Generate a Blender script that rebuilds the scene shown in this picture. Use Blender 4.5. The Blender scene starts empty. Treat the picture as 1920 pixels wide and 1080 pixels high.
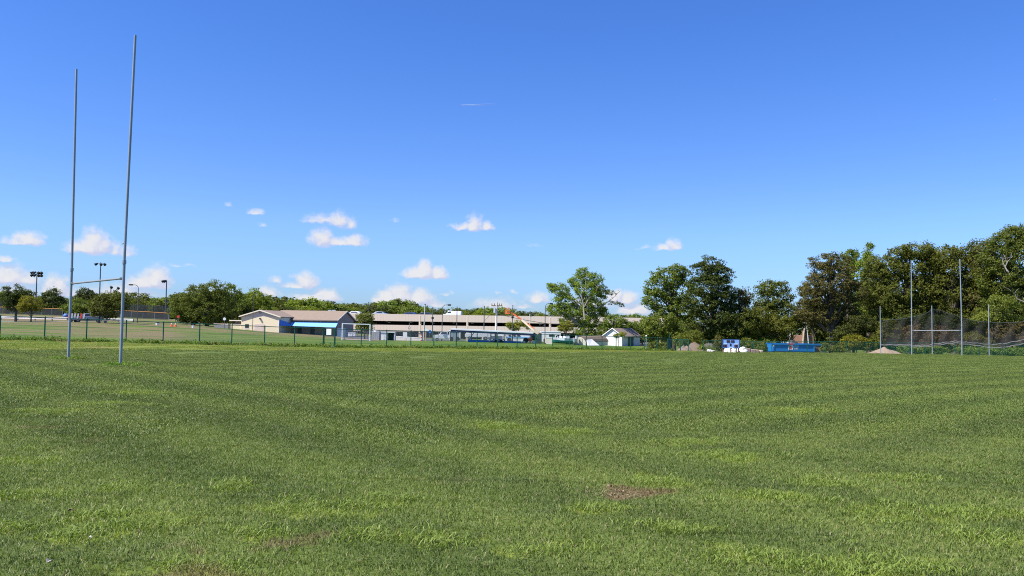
import bpy, math, random
import numpy as np
from mathutils import Matrix, Vector

# ------------------------------------------------------------------ camera, sky, sun, exposure
SC = bpy.context.scene
COL = SC.collection
F = 1536.0                      # focal length in pixels of a 1920 wide frame
EYE = 1.6
PITCH = math.atan(69 / F)
ROLL = 0.015
cam_data = bpy.data.cameras.new("camera")
cam_data.sensor_width = 36.0
cam_data.lens = 36.0 * F / 1920
cam_data.clip_start = 0.1
cam_data.clip_end = 60000
cam = bpy.data.objects.new("camera", cam_data)
COL.objects.link(cam)
CM = (Matrix.Translation((0, 0, EYE)) @ Matrix.Rotation(math.pi / 2 + PITCH, 4, 'X') @ Matrix.Rotation(ROLL, 4, 'Z'))
cam.matrix_world = CM
SC.camera = cam

SUN_AZ = math.atan2(-0.92, -0.38)      # compass angle from +Y towards +X
SUN_EL = math.radians(53)
sun_dir = Vector((math.sin(SUN_AZ) * math.cos(SUN_EL), math.cos(SUN_AZ) * math.cos(SUN_EL), math.sin(SUN_EL)))
sd = bpy.data.lights.new("sun", 'SUN')
sd.energy = 5.0
sd.angle = math.radians(0.55)
sd.color = (1.0, 0.955, 0.88)
sun = bpy.data.objects.new("sun", sd)
sun.rotation_euler = sun_dir.to_track_quat('Z', 'Y').to_euler()
COL.objects.link(sun)

vs = SC.view_settings
vs.view_transform = 'Standard'
vs.look = 'None'
vs.exposure = 0.80
vs.gamma = 1.0
SC.render.film_transparent = False
SC.cycles.max_bounces = 6
SC.cycles.diffuse_bounces = 3
SC.cycles.glossy_bounces = 2
SC.cycles.transmission_bounces = 4
SC.cycles.transparent_max_bounces = 16
SC.cycles.use_denoising = False
SC.cycles.filter_width = 1.05
SC.cycles.use_adaptive_sampling = True
SC.cycles.adaptive_threshold = 0.008

# ------------------------------------------------------------------ node helpers
class NG:
    def __init__(s, nt):
        s.nt = nt
        s.n = nt.nodes
        s.l = nt.links

    def put(s, sock, v):
        if isinstance(v, bpy.types.NodeSocket):
            s.l.new(v, sock)
        elif v is not None:
            try:
                sock.default_value = v
            except Exception:
                if isinstance(v, (int, float)):
                    sock.default_value = (v, v, v, 1) if len(sock.default_value) == 4 else (v, v, v)
                else:
                    sock.default_value = tuple(v) + (1,)

    def math(s, op, a, b=None, c=None, clamp=False):
        n = s.n.new('ShaderNodeMath')
        n.operation = op
        n.use_clamp = clamp
        s.put(n.inputs[0], a)
        if b is not None: s.put(n.inputs[1], b)
        if c is not None: s.put(n.inputs[2], c)
        return n.outputs[0]

    def vmath(s, op, a, b=None, c=None):
        n = s.n.new('ShaderNodeVectorMath')
        n.operation = op
        s.put(n.inputs[0], a)
        if b is not None: s.put(n.inputs[1], b)
        if c is not None: s.put(n.inputs[2], c)
        return n.outputs['Value'] if op in ('LENGTH', 'DOT_PRODUCT', 'DISTANCE') else n.outputs[0]

    def noise(s, vec, scale, detail=2, rough=0.5, dist=0.0, dim='3D'):
        n = s.n.new('ShaderNodeTexNoise')
        n.noise_dimensions = dim
        if vec is not None: s.put(n.inputs['Vector'], vec)
        n.inputs['Scale'].default_value = scale
        n.inputs['Detail'].default_value = detail
        n.inputs['Roughness'].default_value = rough
        n.inputs['Distortion'].default_value = dist
        return n.outputs[0]

    def ramp(s, fac, lo, hi, to0=0.0, to1=1.0, smooth=True):
        n = s.n.new('ShaderNodeMapRange')
        n.interpolation_type = 'SMOOTHSTEP' if smooth else 'LINEAR'
        s.put(n.inputs[0], fac)
        for i, v in enumerate((lo, hi, to0, to1)):
            s.put(n.inputs[i + 1], v)
        return n.outputs[0]

    def mix(s, fac, a, b, blend='MIX'):
        n = s.n.new('ShaderNodeMix')
        n.data_type = 'RGBA'
        n.blend_type = blend
        n.clamp_factor = True
        s.put(n.inputs[0], fac)
        s.put(n.inputs[6], a if isinstance(a, bpy.types.NodeSocket) else tuple(a) + (1,))
        s.put(n.inputs[7], b if isinstance(b, bpy.types.NodeSocket) else tuple(b) + (1,))
        return n.outputs[2]

    def sep(s, v):
        n = s.n.new('ShaderNodeSeparateXYZ')
        s.put(n.inputs[0], v)
        return n.outputs

    def comb(s, x, y, z):
        n = s.n.new('ShaderNodeCombineXYZ')
        for i, v in enumerate((x, y, z)): s.put(n.inputs[i], v)
        return n.outputs[0]

    def attr(s, name):
        n = s.n.new('ShaderNodeAttribute')
        n.attribute_name = name
        return n


def ray(px, py):
    """direction through a photo pixel, scaled so that its depth (Y) is one metre"""
    d = CM.to_3x3() @ Vector(((px - 960) / F, -(py - 540) / F, -1))
    return d / d.y

def hz(px):
    return 609 + ROLL * (px - 960)

# ------------------------------------------------------------------ sky: Nishita + far cumulus, all as a function of direction
world = bpy.data.worlds.new("World")
SC.world = world
world.use_nodes = True
g = NG(world.node_tree)
for n in list(g.n): g.n.remove(n)
sky = g.n.new('ShaderNodeTexSky')
sky.sky_type = 'NISHITA'
sky.sun_disc = False
sky.sun_elevation = SUN_EL
sky.sun_rotation = SUN_AZ
sky.altitude = 0
sky.air_density = 1.0
sky.dust_density = 0.25
sky.ozone_density = 2.4
hs = g.n.new('ShaderNodeHueSaturation')
hs.inputs['Hue'].default_value = 0.512
hs.inputs['Saturation'].default_value = 1.16
hs.inputs['Value'].default_value = 1.0
g.l.new(sky.outputs[0], hs.inputs['Color'])

tc = g.n.new('ShaderNodeTexCoord')
dirv = g.vmath('NORMALIZE', tc.outputs['Generated'])
dx, dy, dz = g.sep(dirv)
az = g.math('ARCTAN2', dx, dy)
el = g.math('ARCSINE', dz)
skycol = g.mix(1.0, hs.outputs[0], g.mix(g.ramp(el, .12, .36), g.mix(g.ramp(el, 0.0, .13), (0.465, 0.665, 1.2), (0.68, 0.90, 1.28)), (0.60, 0.93, 1.36)), 'MULTIPLY')
CLOUDS = [  # px, py(base), half width, height, strength: each cumulus is a few lobes
    (42, 459, 40, 15, .7), (52, 458, 28, 23, .8), (8, 490, 18, 11, .6), (160, 474, 38, 24, .8), (172, 474, 27, 44, 1.0), (188, 472, 22, 30, .9),
    (216, 476, 17, 27, .6), (238, 480, 17, 22, .5), (14, 531, 44, 32, .85), (46, 532, 34, 20, .7), (330, 500, 18, 6, .3), (355, 498, 10, 4, .22),
    (270, 540, 42, 26, .8), (292, 538, 30, 39, 1.0), (104, 552, 26, 34, .85), (128, 556, 34, 18, .6), (20, 556, 70, 28, .45),
    (480, 402, 17, 11, .5), (491, 422, 9, 6, .35), (610, 418, 46, 17, .48), (634, 422, 26, 29, .62), (658, 428, 18, 22, .55), (585, 416, 26, 10, .35),
    (604, 460, 30, 34, .78), (628, 460, 46, 16, .7), (664, 460, 30, 20, .74), (428, 388, 8, 7, .25), (742, 416, 9, 7, .2),
    (868, 430, 26, 15, .6), (890, 432, 22, 31, .75), (912, 432, 17, 20, .65), (850, 426, 16, 7, .3),
    (556, 538, 40, 10, .55), (574, 536, 26, 26, .78), (516, 529, 17, 13, .5), (558, 520, 16, 10, .3), (584, 566, 50, 20, .7), (610, 566, 36, 27, .8), (505, 556, 26, 20, .6),
    (784, 520, 34, 22, 1.0), (796, 520, 25, 32, 1.15), (820, 520, 24, 22, 1.0), (726, 572, 30, 34, .95), (752, 572, 30, 43, 1.0), (786, 572, 34, 32, .95), (812, 574, 34, 14, .6),
    (962, 550, 9, 8, .4), (936, 549, 9, 5, .25), (1008, 566, 28, 20, .7), (930, 578, 60, 22, .5), (980, 578, 30, 10, .4),
    (1246, 470, 26, 14, .55), (1264, 468, 18, 23, .62), (1210, 467, 18, 7, .3), (995, 463, 20, 7, .16),
    (1154, 566, 22, 26, .85), (1176, 568, 26, 24, .85), (1190, 588, 44, 20, .8), (832, 552, 12, 6, .3), (848, 550, 10, 5, .22),
    (230, 556, 80, 26, .5), (400, 556, 60, 20, .4), (1105, 575, 60, 22, .5),
    (-120, 470, 60, 40, .9), (-260, 520, 90, 40, .9), (2050, 520, 60, 34, .8), (2250, 480, 80, 40, .8), (-420, 430, 70, 40, .8)]
Pn = g.comb(az, el, 0)
def cloud_group(clouds):
    grp = bpy.data.node_groups.new("cloud_field", 'ShaderNodeTree')
    grp.interface.new_socket("P", in_out='INPUT', socket_type='NodeSocketVector')
    grp.interface.new_socket("Field", in_out='OUTPUT', socket_type='NodeSocketFloat')
    h = NG(grp)
    gi = h.n.new('NodeGroupInput'); go = h.n.new('NodeGroupOutput')
    P = gi.outputs[0]
    nz = h.n.new('ShaderNodeTexNoise')
    nz.inputs['Scale'].default_value = 62; nz.inputs['Detail'].default_value = 5; nz.inputs['Roughness'].default_value = .6
    h.l.new(P, nz.inputs['Vector'])
    PW = h.vmath('ADD', P, h.vmath('MULTIPLY', h.vmath('SUBTRACT', nz.outputs['Color'], (.5, .5, .5)), (.018, .012, 0)))
    acc = None
    for (cx, cy, w, hh, st) in clouds:
        d = ray(cx, cy); a0 = math.atan2(d.x, d.y); e0 = math.atan2(d.z, math.hypot(d.x, d.y))
        wa, he = w / F, hh / F
        src = PW if acc is None else h.vmath('MULTIPLY_ADD', acc, (1e-7, 0, 0), PW)   # keeps the evaluation in sequence
        q = h.vmath('MULTIPLY_ADD', src, (1 / wa, 1 / he, 0), (-a0 / wa, -(e0 + he * .12) / he, 0))
        x, y, _ = h.sep(q)
        r = h.vmath('LENGTH', h.comb(x, h.math('MAXIMUM', y, h.math('MULTIPLY', y, -3.6)), 0))
        f = h.math('MULTIPLY', h.math('SUBTRACT', 1.02, r), st)
        acc = f if acc is None else h.math('MAXIMUM', acc, f)
    fine = h.noise(P, 110, 4, .62)
    acc = h.math('ADD', acc, h.math('MULTIPLY', h.math('SUBTRACT', fine, .5), .52))
    h.l.new(acc, go.inputs[0])
    return grp
def bg_of(colr):
    n = g.n.new('ShaderNodeBackground'); n.inputs['Strength'].default_value = 0.082
    g.l.new(colr, n.inputs[0]); return n.outputs[0]
shader = bg_of(skycol)
# the sky is cut into sectors only so that each direction evaluates its own few clouds
EDGES = [-900, 200, 530, 705, 940, 2600]
band = g.math('MULTIPLY', g.math('LESS_THAN', el, .17), g.math('GREATER_THAN', el, -.03))
for e0_, e1_ in zip(EDGES[:-1], EDGES[1:]):
    grp = cloud_group([c for c in CLOUDS if c[0] + 1.5 * c[2] + 25 > e0_ and c[0] - 1.5 * c[2] - 25 < e1_])
    A0, A1 = math.atan((e0_ - 960) / F), math.atan((e1_ - 960) / F)
    def field(p):
        n = g.n.new('ShaderNodeGroup'); n.node_tree = grp
        g.put(n.inputs[0], p)
        return n.outputs[0]
    f0 = field(Pn)
    f1 = field(g.vmath('MULTIPLY_ADD', f0, (1e-7, 0, 0), g.vmath('ADD', Pn, (-.0035, .0065, 0))))
    lit = g.ramp(g.math('SUBTRACT', f0, f1), -.24, .40)
    cover = g.ramp(f0, -.04, .52)
    ccol = g.mix(lit, (.70, .74, .97), (1.0, .985, 1.0))
    ccol = g.vmath('SCALE', ccol); ccol.node.inputs['Scale'].default_value = 6.0
    final = g.mix(g.math('MULTIPLY', cover, .93), skycol, ccol)
    msk = g.math('MULTIPLY', band, g.math('MULTIPLY', g.math('GREATER_THAN', az, A0), g.math('LESS_THAN', az, A1)))
    mx = g.n.new('ShaderNodeMixShader')
    g.l.new(msk, mx.inputs[0]); g.l.new(shader, mx.inputs[1]); g.l.new(bg_of(final), mx.inputs[2])
    shader = mx.outputs[0]
wo = g.n.new('ShaderNodeOutputWorld')
g.l.new(shader, wo.inputs[0])

# ------------------------------------------------------------------ terrain
def Zat(px, py, D):
    return EYE + ray(px, py).z * D
def XY(px, D):
    d = ray(px, hz(px))
    return d.x * D, D
CP = [(0, 0, 0), (-6, 5, .02), (6, 5, -.02), (-6, 12, .02), (8, 12, -.05), (30, 10, -.25), (30, 40, -.6), (-40, 20, .2), (0, -20, .1), (-40, -30, .3), (40, -30, 0), (70, 60, -1.1), (90, 100, -1.5)]
for px, py, D in [(131, 673, 32.9), (229, 684.5, 28.4), (1708, 665.5, 101), (1804, 667, 97), (0, 655, 43), (600, 659, 60),
                  (0, 638, 61.5), (435, 648, 73), (607, 651.5, 80.4), (830, 653, 91), (1031, 654.5, 103), (1256, 658, 118), (1250, 661, 103),
                  (1400, 661.5, 118), (1550, 662.5, 120), (1750, 665.5, 114), (1900, 668.5, 107),
                  (0, 603, 168), (150, 604, 165), (0, 598, 182), (0, 588, 222), (300, 607, 170), (300, 598, 215), (420, 615, 172), (480, 620.5, 183),
                  (600, 628, 188), (645, 638, 124), (700, 638.5, 130), (740, 639, 165), (850, 638, 172), (1000, 643.5, 150), (1150, 647.5, 165),
                  (1090, 647, 160), (1300, 663, 135), (1500, 664, 134), (1700, 664, 140), (1900, 666, 140), (760, 633, 215), (1150, 640, 215)]:
    x, y = XY(px, D)
    CP.append((x, y, Zat(px, py, D)))
for px, D, z in [(0, 300, 3), (400, 300, 0.5), (800, 300, -2), (1200, 300, -2), (1700, 300, -2)]:
    x, y = XY(px, D); CP.append((x, y, z))
for k in range(12):
    a = k * math.pi / 6
    CP.append((900 * math.sin(a), 900 * math.cos(a), -1.5)); CP.append((4500 * math.sin(a), 4500 * math.cos(a), -3))
CP = np.array(CP, float)
def _phi(r2):
    return np.where(r2 > 1e-9, r2 * np.log(np.maximum(r2, 1e-9)) * .5, 0)
_n = len(CP)
_d2 = ((CP[:, None, :2] - CP[None, :, :2]) ** 2).sum(-1)
_A = np.zeros((_n + 3, _n + 3)); _A[:_n, :_n] = _phi(_d2) + np.eye(_n) * 40.0
_A[:_n, _n] = 1; _A[:_n, _n + 1:] = CP[:, :2]; _A[_n, :_n] = 1; _A[_n + 1:, :_n] = CP[:, :2].T
_W = np.linalg.solve(_A, np.r_[CP[:, 2], 0, 0, 0])
def terr(X, Y):
    X = np.asarray(X, float); Y = np.asarray(Y, float)
    sh = X.shape; X = X.ravel(); Y = Y.ravel()
    out = np.empty(len(X))
    for i in range(0, len(X), 20000):
        x = X[i:i + 20000]; y = Y[i:i + 20000]
        d2 = (x[:, None] - CP[None, :, 0]) ** 2 + (y[:, None] - CP[None, :, 1]) ** 2
        out[i:i + 20000] = _phi(d2) @ _W[:_n] + _W[_n] + _W[_n + 1] * x + _W[_n + 2] * y
    return out.reshape(sh)
def tz(x, y):
    return float(terr([x], [y])[0])
def G(px, D, dz=0):
    """ground point in the photo column px at depth D"""
    x, y = XY(px, D)
    return Vector((x, y, tz(x, y) + dz))
def Gpix(px, py):
    """where the sight line through a pixel meets the ground"""
    d = ray(px, py); lo, hi = 1.0, 1.0
    while EYE + d.z * hi > tz(d.x * hi, hi) and hi < 400: lo = hi; hi *= 1.15
    for _ in range(30):
        m = (lo + hi) / 2
        if EYE + d.z * m > tz(d.x * m, m): lo = m
        else: hi = m
    return Vector((d.x * hi, hi, EYE + d.z * hi))

# ------------------------------------------------------------------ object helpers
def tag(o, label=None, cat=None, group=None, kind=None):
    if label: o['label'] = label
    if cat: o['category'] = cat
    if group: o['group'] = group
    if kind: o['kind'] = kind
    return o
def thing(name, label, cat, loc, rz=0.0, group=None):
    o = bpy.data.objects.new(name, None)
    o.empty_display_size = .3
    o.location = loc; o.rotation_euler = (0, 0, rz)
    COL.objects.link(o)
    return tag(o, label, cat, group)
def copy_tree(o, parent=None):
    c = o.copy(); COL.objects.link(c)
    if parent is not None: c.parent = parent
    for ch in list(o.children): copy_tree(ch, c)
    return c
def link_mesh(name, me, mat, parent=None, loc=None):
    o = bpy.data.objects.new(name, me)
    if mat is not None and not me.materials: me.materials.append(mat)
    COL.objects.link(o)
    if parent is not None: o.parent = parent
    if loc is not None: o.location = loc
    return o
def np_mesh(name, V, Fq, attrs=None, smooth=False):
    """V (n,3); Fq (m,k) with k = 3 or 4"""
    me = bpy.data.meshes.new(name)
    V = np.asarray(V, np.float32); Fq = np.asarray(Fq, np.int32)
    me.vertices.add(len(V)); me.vertices.foreach_set('co', V.ravel())
    m, k = Fq.shape
    me.loops.add(m * k); me.loops.foreach_set('vertex_index', Fq.ravel())
    me.polygons.add(m); me.polygons.foreach_set('loop_start', np.arange(0, m * k, k, dtype=np.int32))
    me.polygons.foreach_set('loop_total', np.full(m, k, np.int32))
    if smooth: me.polygons.foreach_set('use_smooth', np.ones(m, bool))
    me.update(calc_edges=True)
    for nm, (dom, arr) in (attrs or {}).items():
        a = me.attributes.new(nm, 'FLOAT', dom)
        a.data.foreach_set('value', np.asarray(arr, np.float32))
    return me

class MB:
    def __init__(s): s.v = []; s.f = []
    def add(s, vs, fs):
        b = len(s.v); s.v += [tuple(v) for v in vs]; s.f += [tuple(i + b for i in f) for f in fs]; return s
    def box(s, x0, x1, y0, y1, z0, z1, rz=0, about=None):
        vs = [(x, y, z) for z in (z0, z1) for y in (y0, y1) for x in (x0, x1)]
        if rz:
            cx, cy = about or ((x0 + x1) / 2, (y0 + y1) / 2); c, n = math.cos(rz), math.sin(rz)
            vs = [(cx + (x - cx) * c - (y - cy) * n, cy + (x - cx) * n + (y - cy) * c, z) for x, y, z in vs]
        return s.add(vs, [(0, 2, 3, 1), (4, 5, 7, 6), (0, 1, 5, 4), (2, 6, 7, 3), (0, 4, 6, 2), (1, 3, 7, 5)])
    def tube(s, pts, r, n=8, cap=True):
        pts = [Vector(p) for p in pts]; m = len(pts)
        rs = r if isinstance(r, (list, tuple)) else [r] * m
        b = len(s.v); up = Vector((0, 0, 1)); prev = None
        for i, p in enumerate(pts):
            t = (pts[min(i + 1, m - 1)] - pts[max(i - 1, 0)]).normalized()
            a = prev if prev is not None else (Vector((1, 0, 0)) if abs(t.z) > .9 else up)
            u = (a - t * a.dot(t))
            if u.length < 1e-4: u = t.orthogonal()
            u.normalize(); prev = u; w = t.cross(u)
            for k in range(n):
                q = 2 * math.pi * k / n
                s.v.append(tuple(p + (u * math.cos(q) + w * math.sin(q)) * rs[i]))
        for i in range(m - 1):
            for k in range(n):
                k2 = (k + 1) % n
                s.f.append((b + i * n + k, b + i * n + k2, b + (i + 1) * n + k2, b + (i + 1) * n + k))
        if cap:
            c0 = len(s.v); s.v += s.v[b:b + n] + s.v[b + (m - 1) * n:b + m * n]      # caps keep their own corners, so the sides shade straight
            s.f.append(tuple(c0 + k for k in reversed(range(n)))); s.f.append(tuple(c0 + n + k for k in range(n)))
        return s
    def prism(s, prof, y0, y1, axis='y'):
        """polygon prof [(a,b)] in the XZ plane (axis y) or YZ plane (axis x), extruded"""
        n = len(prof); b = len(s.v)
        for yy in (y0, y1):
            for a, c in prof: s.v.append((a, yy, c) if axis == 'y' else (yy, a, c))
        s.f.append(tuple(b + i for i in range(n))); s.f.append(tuple(b + n + i for i in reversed(range(n))))
        for i in range(n):
            j = (i + 1) % n; s.f.append((b + i, b + n + i, b + n + j, b + j))
        return s
    def ball(s, c, r, n=12, m=8, sz=1.0):
        b = len(s.v)
        for i in range(m + 1):
            t = math.pi * i / m
            for k in range(n):
                q = 2 * math.pi * k / n
                s.v.append((c[0] + r * math.sin(t) * math.cos(q), c[1] + r * math.sin(t) * math.sin(q), c[2] + sz * r * math.cos(t)))
        for i in range(m):
            for k in range(n):
                k2 = (k + 1) % n; s.f.append((b + i * n + k, b + (i + 1) * n + k, b + (i + 1) * n + k2, b + i * n + k2))
        return s
    def build(s, name, mat, parent=None, loc=None, bevel=0, smooth=False):
        me = bpy.data.meshes.new(name); me.from_pydata(s.v, [], s.f)
        if smooth:
            me.polygons.foreach_set('use_smooth', [len(p.vertices) <= 4 for p in me.polygons])
        me.update()
        o = link_mesh(name, me, mat, parent, loc)
        if bevel:
            md = o.modifiers.new('bevel', 'BEVEL'); md.width = bevel; md.segments = 2; md.limit_method = 'ANGLE'
        return o

# ------------------------------------------------------------------ materials
MATS = {}
def mat(name, col, rough=.6, metal=0.0, var=.12, scale=3.0, spec=.4, bump=0.0, dirt=None, stretch=None):
    if name in MATS: return MATS[name]
    m = bpy.data.materials.new(name); m.use_nodes = True
    q = NG(m.node_tree); b = q.n['Principled BSDF']
    tcn = q.n.new('ShaderNodeTexCoord'); v = tcn.outputs['Object']
    if stretch: v = q.vmath('MULTIPLY', v, stretch)
    nf = q.noise(v, scale, 4, .6)
    c = q.mix(nf, tuple(x * (1 - var) for x in col), tuple(min(1, x * (1 + var)) for x in col))
    if dirt:
        nd = q.ramp(q.noise(v, scale * 2.3, 5, .7), .5, .72)
        c = q.mix(q.math('MULTIPLY', nd, dirt[1]), c, dirt[0])
    q.l.new(c, b.inputs['Base Color'])
    b.inputs['Roughness'].default_value = rough; b.inputs['Metallic'].default_value = metal
    b.inputs['Specular IOR Level'].default_value = spec
    if bump:
        bn = q.n.new('ShaderNodeBump'); bn.inputs['Strength'].default_value = bump; bn.inputs['Distance'].default_value = .05
        q.l.new(q.noise(v, scale * 4, 4, .6), bn.inputs['Height']); q.l.new(bn.outputs[0], b.inputs['Normal'])
    MATS[name] = m
    return m
def stripe_mat(name, col, dark, pitch, axis=0, frac=.1, rough=.7, var=.1):
    """siding or standing seams: thin darker joints every `pitch` metres"""
    if name in MATS: return MATS[name]
    m = bpy.data.materials.new(name); m.use_nodes = True
    q = NG(m.node_tree); b = q.n['Principled BSDF']
    v = q.n.new('ShaderNodeTexCoord').outputs['Object']
    c0 = q.sep(v)[axis]
    fr = q.math('FRACT', q.math('DIVIDE', c0, pitch))
    ln = q.math('LESS_THAN', fr, frac)
    base = q.mix(q.noise(v, 1.3, 5, .65), tuple(x * (1 - var) for x in col), tuple(min(1, x * (1 + var)) for x in col))
    q.l.new(q.mix(ln, base, dark), b.inputs['Base Color'])
    b.inputs['Roughness'].default_value = rough
    MATS[name] = m
    return m
def mesh_mat(name, col, pitch, wire, rough=.5):
    """open diamond weave: wires of `wire` metres every `pitch` metres, holes really transparent"""
    m = bpy.data.materials.new(name); m.use_nodes = True
    q = NG(m.node_tree); b = q.n['Principled BSDF']
    u, v, _ = q.sep(q.n.new('ShaderNodeUVMap').outputs[0])
    out = None
    for sg in (1, -1):
        t = q.math('FRACT', q.math('DIVIDE', q.math('ADD', u, q.math('MULTIPLY', v, sg)), pitch * 1.414))
        w = q.math('LESS_THAN', t, wire / pitch)
        out = w if out is None else q.math('MAXIMUM', out, w)
    b.inputs['Base Color'].default_value = tuple(col) + (1,); b.inputs['Roughness'].default_value = rough
    tr = q.n.new('ShaderNodeBsdfTransparent'); mx = q.n.new('ShaderNodeMixShader')
    q.l.new(out, mx.inputs[0]); q.l.new(tr.outputs[0], mx.inputs[1]); q.l.new(b.outputs[0], mx.inputs[2])
    q.l.new(mx.outputs[0], q.n['Material Output'].inputs[0])
    return m
def leaf_mat(name, col, col2, brown=None, br=.0, trans=.3):
    m = bpy.data.materials.new(name); m.use_nodes = True
    q = NG(m.node_tree); b = q.n['Principled BSDF']
    t = q.attr('tint').outputs['Fac']
    oi = q.n.new('ShaderNodeObjectInfo').outputs['Random']
    c = q.mix(t, col, col2)
    if brown is not None:
        c = q.mix(q.math('MULTIPLY', q.ramp(q.attr('dry').outputs['Fac'], .45, .95), br), c, brown)
    hsv = q.n.new('ShaderNodeHueSaturation')
    q.l.new(c, hsv.inputs['Color']); q.l.new(q.ramp(oi, 0, 1, .485, .51, False), hsv.inputs['Hue'])
    q.l.new(q.ramp(oi, 0, 1, .86, 1.12, False), hsv.inputs['Value'])
    c = hsv.outputs[0]
    q.l.new(c, b.inputs['Base Color']); b.inputs['Roughness'].default_value = .6; b.inputs['Specular IOR Level'].default_value = .16
    tr = q.n.new('ShaderNodeBsdfTranslucent'); q.l.new(q.mix(1.0, c, (1.15, 1.25, .6), 'MULTIPLY'), tr.inputs[0])
    mx = q.n.new('ShaderNodeMixShader'); mx.inputs[0].default_value = trans
    q.l.new(b.outputs[0], mx.inputs[1]); q.l.new(tr.outputs[0], mx.inputs[2]); q.l.new(mx.outputs[0], q.n['Material Output'].inputs[0])
    return m

galv = mat('galvanised_steel', (.27, .31, .345), .5, .2, .22, 2.0, dirt=((.22, .23, .24), .6))
dgalv = mat('dark_steel', (.10, .11, .12), .5, .4)
fgreen = mat('green_vinyl_steel', (.006, .085, .055), .35, 0, .15)
white = mat('white_paint', (.80, .80, .78), .5, 0, .05)
black = mat('black_rubber', (.015, .015, .016), .7)
glass = mat('dark_glass', (.02, .03, .04), .08, 0, .1, spec=.8)
wood = mat('weathered_wood', (.20, .13, .09), .8, 0, .25, 5)
polewood = mat('pale_pole_wood', (.50, .47, .43), .8, 0, .2, 2, stretch=(4, 4, .4))
bark = mat('bark', (.11, .085, .065), .9, 0, .35, 4, bump=.6, stretch=(1, 1, .3))
palebark = mat('pale_bark', (.30, .27, .23), .85, 0, .3, 4, stretch=(1, 1, .3))

# ------------------------------------------------------------------ ground shader pieces shared by soil sheet and blades
FD = Vector((2.251, 2.058)).normalized()          # run of the long fence
FN = Vector((-FD.y, FD.x))                        # across it, away from the camera
F0 = Vector((-38.75, 61.9))
BP1, BP2 = Gpix(40, 655.5), Gpix(1180, 660.5)     # edge of the mown pitch
BD = (Vector((BP2.x, BP2.y)) - Vector((BP1.x, BP1.y))).normalized(); BN = Vector((-BD.y, BD.x))
CRAB = [(260, 985, .55), (205, 966, .4), (232, 918, .5), (60, 930, .5), (565, 957, .7), (660, 952, .5), (700, 1002, .4), (810, 1012, .5), (360, 1064, .45),
        (430, 915, .4), (1640, 962, .6), (1810, 962, .8), (1480, 932, .6), (1250, 992, .5), (1400, 1042, .6), (1580, 1066, .6), (1700, 1062, .5),
        (1560, 908, .6), (1240, 905, .5), (30, 868, .6), (90, 772, 1.0), (240, 736, 1.2), (205, 758, 1.0), (1130, 955, .4), (930, 800, .8), (1060, 810, .7),
        (740, 935, .4), (1370, 855, .7), (1700, 900, .5), (1860, 1010, .5), (20, 990, .4), (120, 1010, .35), (480, 1000, .35), (1010, 1030, .35), (1300, 830, .8), (1480, 770, 1.3)]
BARE = [(1160, 928, .25, .95), (1200, 922, .17, .85), (542, 1016, .22, .6), (328, 1032, .16, .4), (352, 1076, .20, .55), (66, 800, .3, .3)]
CRABW = [(Gpix(a, b), r) for a, b, r in CRAB]
BAREW = [(Gpix(a, b), r, s) for a, b, r, s in BARE]
AX = Vector((.7193, .6947))                       # from goal to goal

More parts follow.
